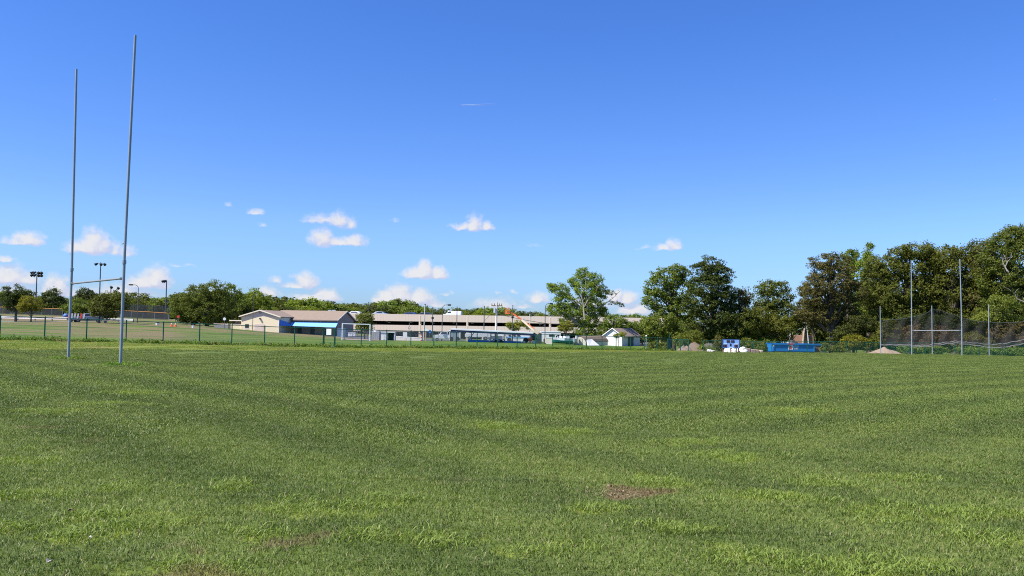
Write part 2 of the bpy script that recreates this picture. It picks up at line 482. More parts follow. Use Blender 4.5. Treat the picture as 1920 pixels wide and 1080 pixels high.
def grass_color(q, blades):
    """colour of the turf as a function of world position"""
    pos = q.n.new('ShaderNodeNewGeometry').outputs['Position']
    x, y, z = q.sep(pos)
    p2 = q.comb(x, y, 0)
    big = q.noise(p2, .09, 4, .6); mid = q.noise(p2, .55, 4, .62); sm = q.noise(p2, 2.6, 4, .65)
    base = q.mix(q.ramp(mid, .36, .66), (.116, .162, .032), (.138, .184, .039))
    base = q.mix(q.ramp(big, .40, .68), base, (.156, .200, .046))
    # bluish dark fescue against yellow-green rye, in clumps
    base = q.mix(q.math('MULTIPLY', q.ramp(sm, .50, .70), .5), base, (.155, .205, .045))
    base = q.mix(q.math('MULTIPLY', q.ramp(q.noise(p2, 1.1, 3, .6), .54, .68), .25), base, (.080, .122, .055))
    # mower stripes, blade-lean shading painted as colour: goal to goal, across behind goal line
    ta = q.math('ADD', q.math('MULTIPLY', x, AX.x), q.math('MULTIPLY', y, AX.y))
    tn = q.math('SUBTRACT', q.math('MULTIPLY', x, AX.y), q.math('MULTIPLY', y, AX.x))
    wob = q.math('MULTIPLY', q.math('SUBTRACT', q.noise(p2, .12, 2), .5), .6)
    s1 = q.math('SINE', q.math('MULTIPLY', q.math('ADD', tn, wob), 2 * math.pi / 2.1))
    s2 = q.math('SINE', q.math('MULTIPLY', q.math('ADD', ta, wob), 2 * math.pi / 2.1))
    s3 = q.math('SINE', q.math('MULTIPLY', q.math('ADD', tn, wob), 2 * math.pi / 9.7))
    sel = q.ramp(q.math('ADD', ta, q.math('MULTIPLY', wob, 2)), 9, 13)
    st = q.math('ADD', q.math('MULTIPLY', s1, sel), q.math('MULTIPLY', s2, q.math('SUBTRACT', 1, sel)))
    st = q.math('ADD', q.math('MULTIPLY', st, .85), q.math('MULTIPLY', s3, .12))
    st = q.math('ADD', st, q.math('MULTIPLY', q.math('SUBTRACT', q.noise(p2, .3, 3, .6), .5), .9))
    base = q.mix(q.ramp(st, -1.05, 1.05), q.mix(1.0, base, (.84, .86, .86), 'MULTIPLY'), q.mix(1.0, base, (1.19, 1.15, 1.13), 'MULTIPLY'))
    # thin worn straw colour
    straw = q.math('MULTIPLY', q.ramp(q.noise(p2, .8, 5, .7), .58, .76), .55)
    base = q.mix(straw, base, (.215, .19, .075))
    warp = q.vmath('ADD', p2, q.vmath('MULTIPLY', q.vmath('SUBTRACT', _ncol(q, p2, 1.6), (.5, .5, .5)), (1.5, 1.5, 0)))
    cr = q.math('MULTIPLY', q.ramp(q.noise(p2, .42, 5, .7), .64, .76), .5)
    for (w, r) in CRABW:
        dd = q.vmath('DISTANCE', q.vmath('MULTIPLY', warp, (.62, 1, 0)), (w.x * .62, w.y, 0))
        cr = q.math('MAXIMUM', cr, q.ramp(dd, r * .6, r * .1))
    cr = q.math('MULTIPLY', cr, q.ramp(q.noise(p2, 5.5, 3, .7), .38, .58, .25, 1))
    base = q.mix(q.math('MULTIPLY', cr, .85), base, (.245, .305, .044))
    # beyond the mown edge: rough, dry and lusher bands, then the bank
    e = q.math('ADD', q.math('MULTIPLY', q.math('SUBTRACT', x, BP1.x), BN.x), q.math('MULTIPLY', q.math('SUBTRACT', y, BP1.y), BN.y))
    f = q.math('ADD', q.math('MULTIPLY', q.math('SUBTRACT', x, F0.x), FN.x), q.math('MULTIPLY', q.math('SUBTRACT', y, F0.y), FN.y))
    past = q.ramp(q.math('ADD', e, q.math('MULTIPLY', q.math('SUBTRACT', mid, .5), 1.2)), -.15, .35)
    endx = q.ramp(x, 22, 30, 1, 0)
    past = q.math('MULTIPLY', past, endx)
    rough = q.mix(q.ramp(q.noise(q.vmath('MULTIPLY', p2, (1, 1, 0)), .33, 5, .7), .36, .62), (.145, .225, .024), (.27, .285, .055))
    rough = q.mix(q.math('MULTIPLY', q.ramp(q.noise(p2, .2, 4, .7), .56, .68), .7), rough, (.27, .20, .105))
    rough = q.mix(q.ramp(q.math('ABSOLUTE', q.math('SUBTRACT', e, .3)), .0, .8, .6, 0), rough, (.27, .25, .09))
    base = q.mix(past, base, rough)
    # past the fence
    pf = q.ramp(f, -2.0, -.5)
    lush = q.mix(q.ramp(q.noise(p2, .10, 4, .65), .40, .62), (.075, .150, .020), (.150, .225, .030))
    vd = q.ramp(y, 78, 100)
    u_ = q.math('DIVIDE', x, q.math('MAXIMUM', y, 10)); leftm = q.math('MULTIPLY', q.ramp(x, -30, -10, 1, 0), q.math('MAXIMUM', q.ramp(u_, -.43, -.37, 1, .25), q.ramp(y, 130, 150)))
    dn = q.noise(q.vmath('MULTIPLY', p2, (.6, 2.0, 0)), .055, 5, .68)
    dry = q.math('MULTIPLY', q.math('MULTIPLY', q.ramp(dn, .42, .53), leftm), vd)
    lush = q.mix(q.math('MULTIPLY', dry, .9), lush, (.27, .20, .11))
    base = q.mix(q.math('MULTIPLY', pf, endx), base, lush)
    if blades:
        t = q.attr('tint').outputs['Fac']
        base = q.mix(t, q.mix(1.0, base, (.62, .70, .66), 'MULTIPLY'), q.mix(1.0, base, (1.50, 1.38, 1.45), 'MULTIPLY'))
        base = q.mix(q.ramp(q.attr('coarse').outputs['Fac'], .4, .6), base, (.20, .265, .046))
        base = q.mix(q.ramp(q.attr('dry').outputs['Fac'], .5, .6), base, (.29, .235, .12))
    bare = None
    for (w, r, s) in BAREW:
        dd = q.vmath('DISTANCE', q.vmath('MULTIPLY', warp, (.7, 1, 0)), (w.x * .7, w.y, 0))
        k = q.ramp(dd, r * 1.0, r * .35, 0, s)
        bare = k if bare is None else q.math('MAXIMUM', bare, k)
    base = q.mix(q.math('MULTIPLY', bare, q.ramp(q.noise(p2, 14, 3, .7), .35, .5, .45, 1)), base, (.215, .145, .078))
    return base
def _ncol(q, v, s):
    n = q.n.new('ShaderNodeTexNoise'); n.inputs['Scale'].default_value = s; n.inputs['Detail'].default_value = 4
    q.l.new(v, n.inputs['Vector'])
    return n.outputs['Color']

gm = bpy.data.materials.new('turf_soil'); gm.use_nodes = True
q = NG(gm.node_tree); b = q.n['Principled BSDF']
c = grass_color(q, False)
gp = q.n.new('ShaderNodeNewGeometry').outputs['Position']
c = q.mix(q.ramp(q.noise(gp, 22, 4, .7), .3, .75), q.mix(1.0, c, (.42, .44, .42), 'MULTIPLY'), q.mix(1.0, c, (.95, .96, .92), 'MULTIPLY'))  # shade among the blades put into the soil colour, in noisy patches
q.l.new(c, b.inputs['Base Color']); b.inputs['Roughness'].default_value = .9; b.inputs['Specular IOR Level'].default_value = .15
bn = q.n.new('ShaderNodeBump'); bn.inputs['Strength'].default_value = .5; bn.inputs['Distance'].default_value = .06
q.l.new(q.noise(gp, 9, 5, .7), bn.inputs['Height']); q.l.new(bn.outputs[0], b.inputs['Normal'])

rr = np.r_[0.0, np.geomspace(1.5, 5500, 210)]
na = 260
th = np.linspace(0, 2 * math.pi, na, endpoint=False)
RX = rr[1:, None] * np.sin(th)[None]; RY = rr[1:, None] * np.cos(th)[None]
RZ = terr(RX, RY)
V = np.vstack([[0, 0, tz(0, 0)], np.c_[RX.ravel(), RY.ravel(), RZ.ravel()]])
fs = [(0, 1 + k, 1 + (k + 1) % na, 1 + (k + 1) % na) for k in range(na)]
i = np.arange(len(rr) - 2)[:, None]; k = np.arange(na)[None]
k2 = (k + 1) % na
Q = np.stack([1 + i * na + k, 1 + (i + 1) * na + k, 1 + (i + 1) * na + k2, 1 + i * na + k2], -1).reshape(-1, 4)
me = np_mesh('ground', V, Q, smooth=True)
# the small disc under the camera
bmd = MB(); bmd.add([(0, 0, tz(0, 0))] + [tuple(V[1 + j]) for j in range(na)], [(0, 1 + (j + 1) % na, 1 + j) for j in range(na)])
go_ = link_mesh('ground', me, gm); tag(go_, kind='structure')
import bmesh
bmm = bmesh.new(); bmm.from_mesh(me); bmm.verts.ensure_lookup_table()
for j in range(na): bmm.faces.new((bmm.verts[0], bmm.verts[1 + (j + 1) % na], bmm.verts[1 + j]))
bmesh.ops.recalc_face_normals(bmm, faces=bmm.faces); bmm.to_mesh(me); bmm.free()
if me.polygons[100].normal.z < 0: me.flip_normals()

# ------------------------------------------------------------------ grass blades, scattered as tiles by geometry nodes (one object)
rng = np.random.default_rng(7)
def blades(n, size, wid, hgt, lean, coarse=0.0, dryp=.05):
    x = rng.uniform(-size / 2, size / 2, n); y = rng.uniform(-size / 2, size / 2, n)
    if coarse:
        rr_ = size / 2 * np.sqrt(rng.random(n)); aa = rng.uniform(0, 6.283, n); x = rr_ * np.cos(aa); y = rr_ * np.sin(aa)
    a = rng.uniform(0, 2 * math.pi, n); hh = hgt * rng.uniform(.45, 1.25, n) ; w = wid * rng.uniform(.7, 1.3, n)
    ld = rng.uniform(0, 2 * math.pi, n); ll = hh * lean * rng.uniform(.3, 1.6, n)
    lx = np.cos(ld) * ll; ly = np.sin(ld) * ll
    wx = np.cos(a) * w / 2; wy = np.sin(a) * w / 2
    z0 = -.012
    v = np.stack([np.stack([x - wx, y - wy, np.full(n, z0)], -1), np.stack([x + wx, y + wy, np.full(n, z0)], -1),
                  np.stack([x + lx * .4 + wx * .8, y + ly * .4 + wy * .8, hh * .6], -1), np.stack([x + lx * .4 - wx * .8, y + ly * .4 - wy * .8, hh * .6], -1),
                  np.stack([x + lx + wx * .1, y + ly + wy * .1, hh * (1 - .25 * min(lean, 1.4))], -1), np.stack([x + lx - wx * .1, y + ly - wy * .1, hh * (1 - .25 * min(lean, 1.4))], -1)], 1)
    b_ = np.arange(n)[:, None] * 6
    fq = np.concatenate([b_ + np.array([0, 1, 2, 3]), b_ + np.array([3, 2, 4, 5])])
    tint = np.repeat(rng.beta(1.6, 2.4, n), 6); dry = np.repeat((rng.random(n) < dryp).astype(float), 6)
    return v.reshape(-1, 3), fq, tint, dry, np.full(n * 6, 1.0 if coarse else 0.0)
SRC = []
for _ in range(3): SRC.append(blades(3600, 1.06, .0052, .036, 1.05))          # 0-2 near
for _ in range(2): SRC.append(blades(4000, 2.1, .0115, .031, 1.5, 0.0, .02))             # 3-4 middle
SRC.append(blades(4600, 4.2, .024, .028, 1.9, 0.0, .008))                                # 5 far
for _ in range(2): SRC.append(blades(60, .30, .0075, .062, 1.3, 1.0, .02))    # 6-7 coarse tufts
VV = []; FF = []; TI = []; DR = []; CO = []; KI = []; off = 0
for i_, (v, fq, ti, dr, co) in enumerate(SRC):
    VV.append(v); FF.append(fq + off); TI.append(ti); DR.append(dr); CO.append(co); KI.append(np.full(len(v), float(i_))); off += len(v)
PT = []; PR = []; PS = []; PV = []
def past_edge(x, y): return (x - BP1.x) * BN.x + (y - BP1.y) * BN.y
def scatter(x, y, vid, sc, rot, slope=True):
    z = terr(x, y); gx = (terr(x + .5, y) - z) * 2; gy = (terr(x, y + .5) - z) * 2
    c, s = np.cos(rot), np.sin(rot)
    # the tile is turned about z first, so the tilt is expressed in world axes and applied last
    PT.append(np.c_[x, y, z + np.where((vid > 2.5) & (vid < 5.5), .012, 0)]); PR.append(np.c_[np.arctan(gy), -np.arctan(gx), rot]); PS.append(sc); PV.append(vid)
def gridpts(size, d0, d1):
    n = int(d1 * 1.6 / size) + 4
    gx, gy = np.meshgrid((np.arange(-n, n)) * size, np.arange(1, int(d1 / size) + 2) * size)
    gx = gx.ravel(); gy = gy.ravel()
    ok = (gy >= d0) & (gy < d1) & (np.abs(gx) < .68 * gy + 6 + size)
    return gx[ok], gy[ok]
def bare_at(x, y):
    o = np.zeros(len(x), bool)
    for w, r, s in BAREW:
        if s > .7: o |= np.hypot((x - w.x) * .75, y - w.y) < r * .8
    return o
gx, gy = gridpts(1.0, 1, 20); ok = gy < rng.uniform(15, 20, len(gx)); gx = gx[ok]; gy = gy[ok]; n_ = len(gx)
scatter(gx, gy, rng.integers(0, 3, n_).astype(float), np.ones(n_), rng.integers(0, 4, n_) * math.pi / 2)
gx, gy = gridpts(2.0, 12, 48); ok = (gy > rng.uniform(11.5, 14, len(gx))) & (gy < rng.uniform(38, 48, len(gx))); gx = gx[ok]; gy = gy[ok]; n_ = len(gx)
scatter(gx, gy, 3 + rng.integers(0, 2, n_).astype(float), np.ones(n_), rng.integers(0, 4, n_) * math.pi / 2)
gx, gy = gridpts(4.0, 32, 125); ok = (gy > rng.uniform(31, 36, len(gx))) & (gx < 75) & ((gx - F0.x) * FN.x + (gy - F0.y) * FN.y < 0); gx = gx[ok]; gy = gy[ok]; n_ = len(gx)
scatter(gx, gy, np.full(n_, 5.0), np.ones(n_), rng.integers(0, 4, n_) * math.pi / 2)
tx = []; ty = []
for w, r in CRABW:
    k_ = int(12 * (r / .5) ** 1.2) if w.y < 14 else 14
    tx += list(w.x + rng.normal(0, r * .36, k_)); ty += list(w.y + rng.normal(0, r * .22, k_))
for _ in range(50):
    yy = rng.uniform(4.6, 15); tx.append(rng.uniform(-.66, .66) * yy); ty.append(yy)
tx = np.array(tx); ty = np.array(ty); n_ = len(tx)
scatter(tx, ty, 6 + rng.integers(0, 2, n_).astype(float), rng.uniform(.55, 1.25, n_), rng.uniform(0, 6.283, n_))
PT = np.vstack(PT); PR = np.vstack(PR); PS = np.concatenate(PS); PV = np.concatenate(PV)
VA = np.vstack(VV + [PT]); FA = np.vstack(FF); npnt = len(PT)
pad = np.zeros(npnt)
me = np_mesh('grass', VA, FA, {
    'tint': ('POINT', np.r_[np.concatenate(TI), pad]), 'dry': ('POINT', np.r_[np.concatenate(DR), pad]), 'coarse': ('POINT', np.r_[np.concatenate(CO), pad]),
    'src': ('POINT', np.r_[np.concatenate(KI), pad + 100]), 'rx': ('POINT', np.r_[np.zeros(off), PR[:, 0]]), 'ry': ('POINT', np.r_[np.zeros(off), PR[:, 1]]),
    'rz': ('POINT', np.r_[np.zeros(off), PR[:, 2]]), 'sc': ('POINT', np.r_[np.zeros(off), PS]), 'vid': ('POINT', np.r_[np.zeros(off), PV])})
bm_ = bpy.data.materials.new('grass_blade'); bm_.use_nodes = True
q = NG(bm_.node_tree); b = q.n['Principled BSDF']
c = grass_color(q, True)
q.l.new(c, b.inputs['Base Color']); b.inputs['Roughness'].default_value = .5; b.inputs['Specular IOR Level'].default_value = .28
tr = q.n.new('ShaderNodeBsdfTranslucent'); q.l.new(q.mix(1.0, c, (1.1, 1.2, .6), 'MULTIPLY'), tr.inputs[0])
mx = q.n.new('ShaderNodeMixShader'); mx.inputs[0].default_value = .3
q.l.new(b.outputs[0], mx.inputs[1]); q.l.new(tr.outputs[0], mx.inputs[2]); q.l.new(mx.outputs[0], q.n['Material Output'].inputs[0])
go_ = link_mesh('grass', me, bm_); tag(go_, 'short mown grass blades covering the rugby pitch', 'grass', kind='stuff')
ng = bpy.data.node_groups.new('scatter', 'GeometryNodeTree')
ng.interface.new_socket('Geometry', in_out='INPUT', socket_type='NodeSocketGeometry')
ng.interface.new_socket('Geometry', in_out='OUTPUT', socket_type='NodeSocketGeometry')
N = ng.nodes; L = ng.links
gi = N.new('NodeGroupInput'); gout = N.new('NodeGroupOutput')
def named(a):
    n = N.new('GeometryNodeInputNamedAttribute'); n.data_type = 'FLOAT'; n.inputs[0].default_value = a; return n.outputs[0]
def cmp(a, v, op='EQUAL'):
    n = N.new('FunctionNodeCompare'); n.data_type = 'FLOAT'; n.operation = op
    L.new(a, n.inputs[0]); n.inputs[1].default_value = v
    if op == 'EQUAL': n.inputs['Epsilon'].default_value = .1
    return n.outputs[0]
def seps(cond):
    n = N.new('GeometryNodeSeparateGeometry'); n.domain = 'POINT'; L.new(gi.outputs[0], n.inputs[0]); L.new(cond, n.inputs[1]); return n.outputs[0]
join = N.new('GeometryNodeJoinGeometry'); insts = []
for i_ in range(len(SRC)):
    t = N.new('GeometryNodeGeometryToInstance'); L.new(seps(cmp(named('src'), i_)), t.inputs[0]); insts.append(t.outputs[0])
for o_ in reversed(insts): L.new(o_, join.inputs[0])
iop = N.new('GeometryNodeInstanceOnPoints')
L.new(seps(cmp(named('src'), 50, 'GREATER_THAN')), iop.inputs['Points']); L.new(join.outputs[0], iop.inputs['Instance'])
iop.inputs['Pick Instance'].default_value = True
f2i = N.new('FunctionNodeFloatToInt'); L.new(named('vid'), f2i.inputs[0]); L.new(f2i.outputs[0], iop.inputs['Instance Index'])
cx = N.new('ShaderNodeCombineXYZ'); L.new(named('rx'), cx.inputs[0]); L.new(named('ry'), cx.inputs[1]); L.new(named('rz'), cx.inputs[2])
e2r = N.new('FunctionNodeEulerToRotation'); L.new(cx.outputs[0], e2r.inputs[0]); L.new(e2r.outputs[0], iop.inputs['Rotation'])
L.new(named('sc'), iop.inputs['Scale']); L.new(iop.outputs[0], gout.inputs[0])
md = go_.modifiers.new('scatter', 'NODES'); md.node_group = ng

# ================================================================== structures and objects
class Plane:
    """a vertical face: origin under photo column px at depth D, turned by yaw (0 = square to the view)"""
    def __init__(s, px, D, yaw=0.0, pz=None):
        s.o = G(px, D); s.rz = yaw
        if pz is not None: s.o.z = Zat(px, pz, D)
        s.t = Vector((math.cos(yaw), math.sin(yaw)))
    def __call__(s, px, py):
        d = ray(px, py)
        # eye + d*D on the plane: (d.x D - ox) * ty - (D - oy) * tx = 0
        den = d.x * s.t.y - s.t.x
        D = (s.o.x * s.t.y - s.o.y * s.t.x) / den
        x, y = d.x * D - s.o.x, D - s.o.y
        return x * s.t.x + y * s.t.y, EYE + d.z * D - s.o.z

dgalv2 = mat('worn_steel', (.22, .235, .25), .55, .2, .2, 2.0)
# ------------------------------------------------------------------ rugby goals
def rugby_goal(pa, pb, r, label, bar=3.0, HS=(11.45, 11.45), LE=(0, 0)):
    a, b_ = pa, pb
    t = thing('rugby_goal', label, 'rugby goal', (a + b_) / 2, 0, 'the two rugby goals')
    o = t.location
    for p, H, le in zip((a, b_), HS, LE):
        l = p - o
        m = MB().tube([l + Vector((0, 0, -.3)), l + Vector((0, 0, 3.6))], r * 1.06, 14)
        m.tube([l + Vector((le * .0, 0, 3.55)), l + Vector((le * .5, 0, 7.6)), l + Vector((le, 0, H))], [r, r * .97, r * .93], 14)
        pst = m.build('post', galv, t, smooth=True)
        MB().tube([l + Vector((0, 0, 3.5)), l + Vector((0, 0, 3.62))], r * 1.45, 14).build('collar', galv, pst)
        MB().tube([l + Vector((-r, 0, 4.2)), l + Vector((-r * 2, 0, 4.2))], .025).build('bolt', galv, pst)
    la, lb = a - o, b_ - o
    d = (lb - la).normalized()
    MB().tube([la + Vector((0, 0, bar)) + d * .05, lb + Vector((0, 0, bar + .0)) - d * .05], r * .8, 12).build('crossbar', dgalv2, t, smooth=True)
    for l, sg in ((la, 1), (lb, -1)):
        MB().tube([l + Vector((0, 0, bar)) + d * sg * r, l + Vector((0, 0, bar)) + d * sg * .28], r * 1.05, 12).build('bracket', dgalv, t)
    return t
p1, p2 = Gpix(131, 672), Gpix(229, 683)
p1 = G(131, 32.6); p2 = G(229, 28.2)
rugby_goal(p1, p2, .046, 'tall steel rugby goal at the left edge of the near pitch', HS=(11.65, 11.5), LE=(-.13, .10))
rugby_goal(G(1709.5, 101.5), G(1803.5, 97.2), .060, 'distant rugby goal standing in front of the black netting on the right', HS=(11.75, 11.5), LE=(0, -.15))

# ------------------------------------------------------------------ leafy tufts
def leaf_quads(P, Nrm, L, W, rg, tint, dry=None):
    """one bent-less rhombic leaf per point; P (n,3) centres, Nrm (n,3) normals"""
    n = len(P)
    a = rg.normal(size=(n, 3)); a -= (a * Nrm).sum(1, keepdims=True) * Nrm
    a /= np.linalg.norm(a, axis=1, keepdims=True) + 1e-9
    b_ = np.cross(Nrm, a)
    L = np.asarray(L).reshape(-1, 1); W = np.asarray(W).reshape(-1, 1)
    V = np.stack([P - a * L, P - b_ * W, P + a * L, P + b_ * W], 1).reshape(-1, 3)
    Q = np.arange(n * 4).reshape(n, 4)
    return V, Q, np.repeat(tint, 4), np.repeat(dry if dry is not None else np.zeros(n), 4)
weed_m = leaf_mat('weed_leaf', (.075, .150, .018), (.190, .300, .040), (.30, .24, .10), .7, .35)
def tuft_field(pts, hgt, rad, per, leaf, rg):
    Ps = []; Ns = []
    for (x, y, z) in pts:
        n = per; h_ = hgt * rg.uniform(.5, 1.3)
        r = rad * np.sqrt(rg.random(n)); a = rg.uniform(0, 6.283, n)
        zz = h_ * rg.random(n) * (1 - .5 * r / rad)
        Ps.append(np.c_[x + r * np.cos(a), y + r * np.sin(a), z + zz])
        nn = np.c_[np.cos(a) * .6, np.sin(a) * .6, np.full(n, .7)] + rg.normal(0, .55, (n, 3)); Ns.append(nn / np.linalg.norm(nn, axis=1, keepdims=True))
    P_ = np.vstack(Ps); N_ = np.vstack(Ns); n = len(P_)
    base = np.repeat(rg.random(len(pts)), per)
    V, Q, t, d = leaf_quads(P_, N_, leaf * rg.uniform(.6, 1.4, n), leaf * .38 * rg.uniform(.7, 1.3, n), rg, np.clip(base * .6 + rg.random(n) * .5, 0, 1), np.repeat(rg.random(len(pts)) ** 2, per))
    return V, Q, {'tint': ('POINT', t), 'dry': ('POINT', d)}
rg = np.random.default_rng(11)
for (p, lab) in ((p1, 'clump of weeds around the foot of the farther left goal post'), (p2, 'clump of weeds around the foot of the nearer left goal post')):
    pts = [(p.x + rg.normal(0, .38), p.y + rg.normal(0, .22), p.z) for _ in range(46)]
    V, Q, at = tuft_field(pts, .13, .12, 26, .045, rg)
    tag(link_mesh('weeds', np_mesh('weeds', V, Q, at), weed_m), lab, 'weeds', kind='stuff')

# weeds along the long fence
pts = []
for s_ in np.arange(-1.5, 84, .11):
    for _ in range(2):
        o_ = rg.normal(-.15, .35)
        dens = .5 + .5 * math.sin(s_ * .9) * math.sin(s_ * .37 + 1)
        if rg.random() > .45 + .5 * dens: continue
        x = F0.x + FD.x * s_ + FN.x * o_; y = F0.y + FD.y * s_ + FN.y * o_
        pts.append((x, y))
pts = np.array(pts); zz = terr(pts[:, 0], pts[:, 1])
V, Q, at = tuft_field([tuple(r_) for r_ in np.c_[pts, zz]], .42, .26, 26, .085, rg)
tag(link_mesh('weeds', np_mesh('weeds', V, Q, at), weed_m), 'tall green weeds along the foot of the long green fence', 'weeds', kind='stuff')

# ------------------------------------------------------------------ chain link fences
def fence_pt(px):
    u = ray(px, hz(px)).x
    s_ = (u * F0.y - F0.x) / (FD.x - u * FD.y)
    return Vector((F0.x + FD.x * s_, F0.y + FD.y * s_))
green_mesh = mesh_mat('green_chain_link', (.012, .11, .08), .055, .0024)
green_mesh2 = mesh_mat('dense_green_chain_link', (.012, .11, .08), .05, .0048)
grey_mesh = mesh_mat('grey_chain_link', (.25, .26, .27), .055, .007)
def fence(points, H, label, m_post, m_mesh, r=.03, rtop=.032, name='chain_link_fence', group=None, heights=None, top=True, postlabel=None, bottom=0.0, mid=False):
    """points: list of ground (x, y); one post each"""
    P3 = [Vector((x, y, tz(x, y))) for x, y in points]
    t = thing(name, label, 'fence', P3[0], 0, group); o = t.location
    mb = MB(); us = []; acc = 0
    me_v = []; me_f = []; uv = []
    for i, p in enumerate(P3):
        l = p - o; h_ = H if heights is None else heights[i]
        MB().tube([l - Vector((0, 0, .2)), l + Vector((0, 0, h_ + .04))], r, 8).ball((l.x, l.y, l.z + h_ + .05), r * 1.1, 8, 4).build('post', m_post, t, smooth=True)
        if i:
            acc += (p - P3[i - 1]).length
        me_v += [(l.x, l.y, l.z + .03 + bottom), (l.x, l.y, l.z + h_)]; us.append(acc)
        uv += [(acc, 0), (acc, h_)]
    n = len(P3)
    me_f = [(2 * i, 2 * i + 2, 2 * i + 3, 2 * i + 1) for i in range(n - 1)]
    me = bpy.data.meshes.new('wire_mesh'); me.from_pydata(me_v, [], me_f)
    ul = me.uv_layers.new(name='UVMap')
    for lp in me.loops: ul.data[lp.index].uv = uv[lp.vertex_index]
    link_mesh('wire_mesh', me, m_mesh, t)
    if top:
        m = MB()
        for i in range(n - 1):
            a, b_ = Vector(me_v[2 * i + 1]), Vector(me_v[2 * i + 3]); m.tube([a, b_], rtop, 6)
        m.build('top_rail', m_post, t)
    return t
PX = [1, 84.8, 163.3, 237.5, 307, 375, 435.5, 497, 553, 606.8]
PX2 = [629, 678, 725.6, 771, 814, 856, 895, 933.5, 970, 1004.6, 1036.6, 1068.8, 1099.5, 1129, 1155.5, 1183, 1209, 1233.7, 1256.5]
first = fence_pt(1) - FD * 3.05
fence([tuple(first)] + [tuple(fence_pt(x)) for x in PX], 1.83, 'green chain link fence running in from the left to the gate', fgreen, green_mesh, r=.052, group='green chain link fences')
fence([tuple(fence_pt(x)) for x in PX2], 1.83, 'long green chain link fence between the gate and the padded corner post', fgreen, green_mesh, r=.052, group='green chain link fences')
# gate and its notice
ga, gb = fence_pt(607.6), fence_pt(628)
gz = tz(ga.x, ga.y)
t = thing('gate', 'narrow green gate in the long fence carrying a white notice', 'gate', (ga.x, ga.y, gz), math.radians(-12))
W = 1.12
m = MB()
for x in (.06, W): m.tube([(x, 0, .05), (x, 0, 1.95)], .04, 8)
for z in (.1, 1.1, 1.9): m.tube([(.06, 0, z), (W, 0, z)], .032, 8)
m.build('frame', fgreen, t, smooth=True)
me = bpy.data.meshes.new('wire_mesh'); me.from_pydata([(.06, 0, .1), (W, 0, .1), (W, 0, 1.9), (.06, 0, 1.9)], [], [(0, 1, 2, 3)])
ul = me.uv_layers.new(name='UVMap')
for lp, c_ in zip(range(4), [(0, 0), (W, 0), (W, 1.8), (0, 1.8)]): ul.data[lp].uv = c_
link_mesh('wire_mesh', me, green_mesh, t)
for z in (.4, 1.6): MB().box(-.02, .1, -.05, .05, z, z + .12).build('hinge', fgreen, t)
MB().box(W - .1, W + .06, -.06, .06, 1.0, 1.12).build('latch', dgalv, t)
sg = MB().box(0, .52, -.018, 0, 0, .60).build('notice_board', white, None, (ga.x, ga.y, gz), bevel=.005)
sg.rotation_euler = t.rotation_euler; sg.location = t.matrix_basis @ Vector((.30, -.05, 1.22))
tag(sg, 'blank white notice hung on the narrow green gate', 'sign')
txt = mat('grey_print', (.45, .45, .5), .6)
# right hand fences
def gp(px, D): x, y = XY(px, D); return (x, y)
p3 = fence_pt(1256.5)
fence([(p3.x + .3, p3.y + .1), gp(1276, 118), gp(1291.5, 117.5)], 1.7, 'short green fence length between padded corner post and dirt mound', fgreen, green_mesh2, r=.06, group='green chain link fences')
fence([gp(1319.5, 121)] + [gp(x, 121.5) for x in (1362, 1413, 1447, 1480, 1514, 1548.5, 1587, 1624, 1650, 1663)] + [gp(1705, 118.5), gp(1735, 117.5), gp(1790, 116), gp(1835.5, 114.5), gp(1884, 113), gp(1935, 112)],
      1.75, 'green chain link fence past the far end of the pitch behind the scoreboard', fgreen, green_mesh2, r=.045, group='green chain link fences')
# padded corner post
q0 = Vector((p3.x - .1, p3.y - .05, tz(p3.x, p3.y)))
t = thing('padded_post', 'dark green padded post at the corner of the long fence', 'padded post', q0)
darkgreen = mat('dark_green_padding', (.008, .035, .030), .5)
MB().tube([(0, 0, -.2), (0, 0, 2.6)], .06, 10).build('post', fgreen, t, smooth=True)
MB().box(-.33, .33, -.2, .2, .15, 1.72).build('pad', darkgreen, t, bevel=.05)
# grey wire fence in the distance, in front of the garage
fence([gp(x, 150 + (x - 640) * .012) for x in np.arange(640, 1000, 30.5)], 1.75, 'thin grey wire fence in front of the trailers', mat('grey_steel', (.28, .30, .31), .5, .3), grey_mesh, r=.035, rtop=.02)

# ------------------------------------------------------------------ safety netting behind the right goal
netm = mesh_mat('black_net', (.014, .014, .015), .07, .025, .9)
netm2 = mesh_mat('grey_net_roll', (.22, .21, .22), .05, .012, .9)
poles = [(1651, 574, 106.5), (1748, 573, 103), (1854.5, 571, 100.5), (1972, 569, 98)]
tops = []
for (px, py, D), lab in zip(poles, ('netting pole beside the sand pile, leftmost of the netting poles', 'netting pole seen between the two uprights of the far goal', 'netting pole to the right of the far goal', 'netting pole past the right edge of the net')):
    b_ = G(px, D); hgt = Zat(px - 1, py, D) - b_.z
    t = MB().tube([(0, 0, -.2), (-.03, 0, hgt)], [.058, .05], 10).build('netting_pole', galv, None, b_, smooth=True)
    tag(t, lab, 'pole', 'poles of the netting')
    tops.append((b_, hgt))
NX = 120
def catenary(px):
    # top edge of the black net in photo pixels
    X = [1640, 1655, 1700, 1735, 1748, 1760, 1790, 1810, 1840, 1870, 1900, 1930, 1975]
    Y = [603, 601, 597, 589, 580, 581, 591, 598, 603, 605, 605, 602, 590]
    return np.interp(px, X, Y)
def botedge(px):
    X = [1640, 1655, 1700, 1715, 1740, 1790, 1830, 1855, 1880, 1920, 1975]
    Y = [648, 647, 648, 650, 650, 643, 648, 652, 652, 645, 644]
    return np.interp(px, X, Y)
vs_ = []; uv = []; fcs = []; NR = 10; u_ = 0; last = None
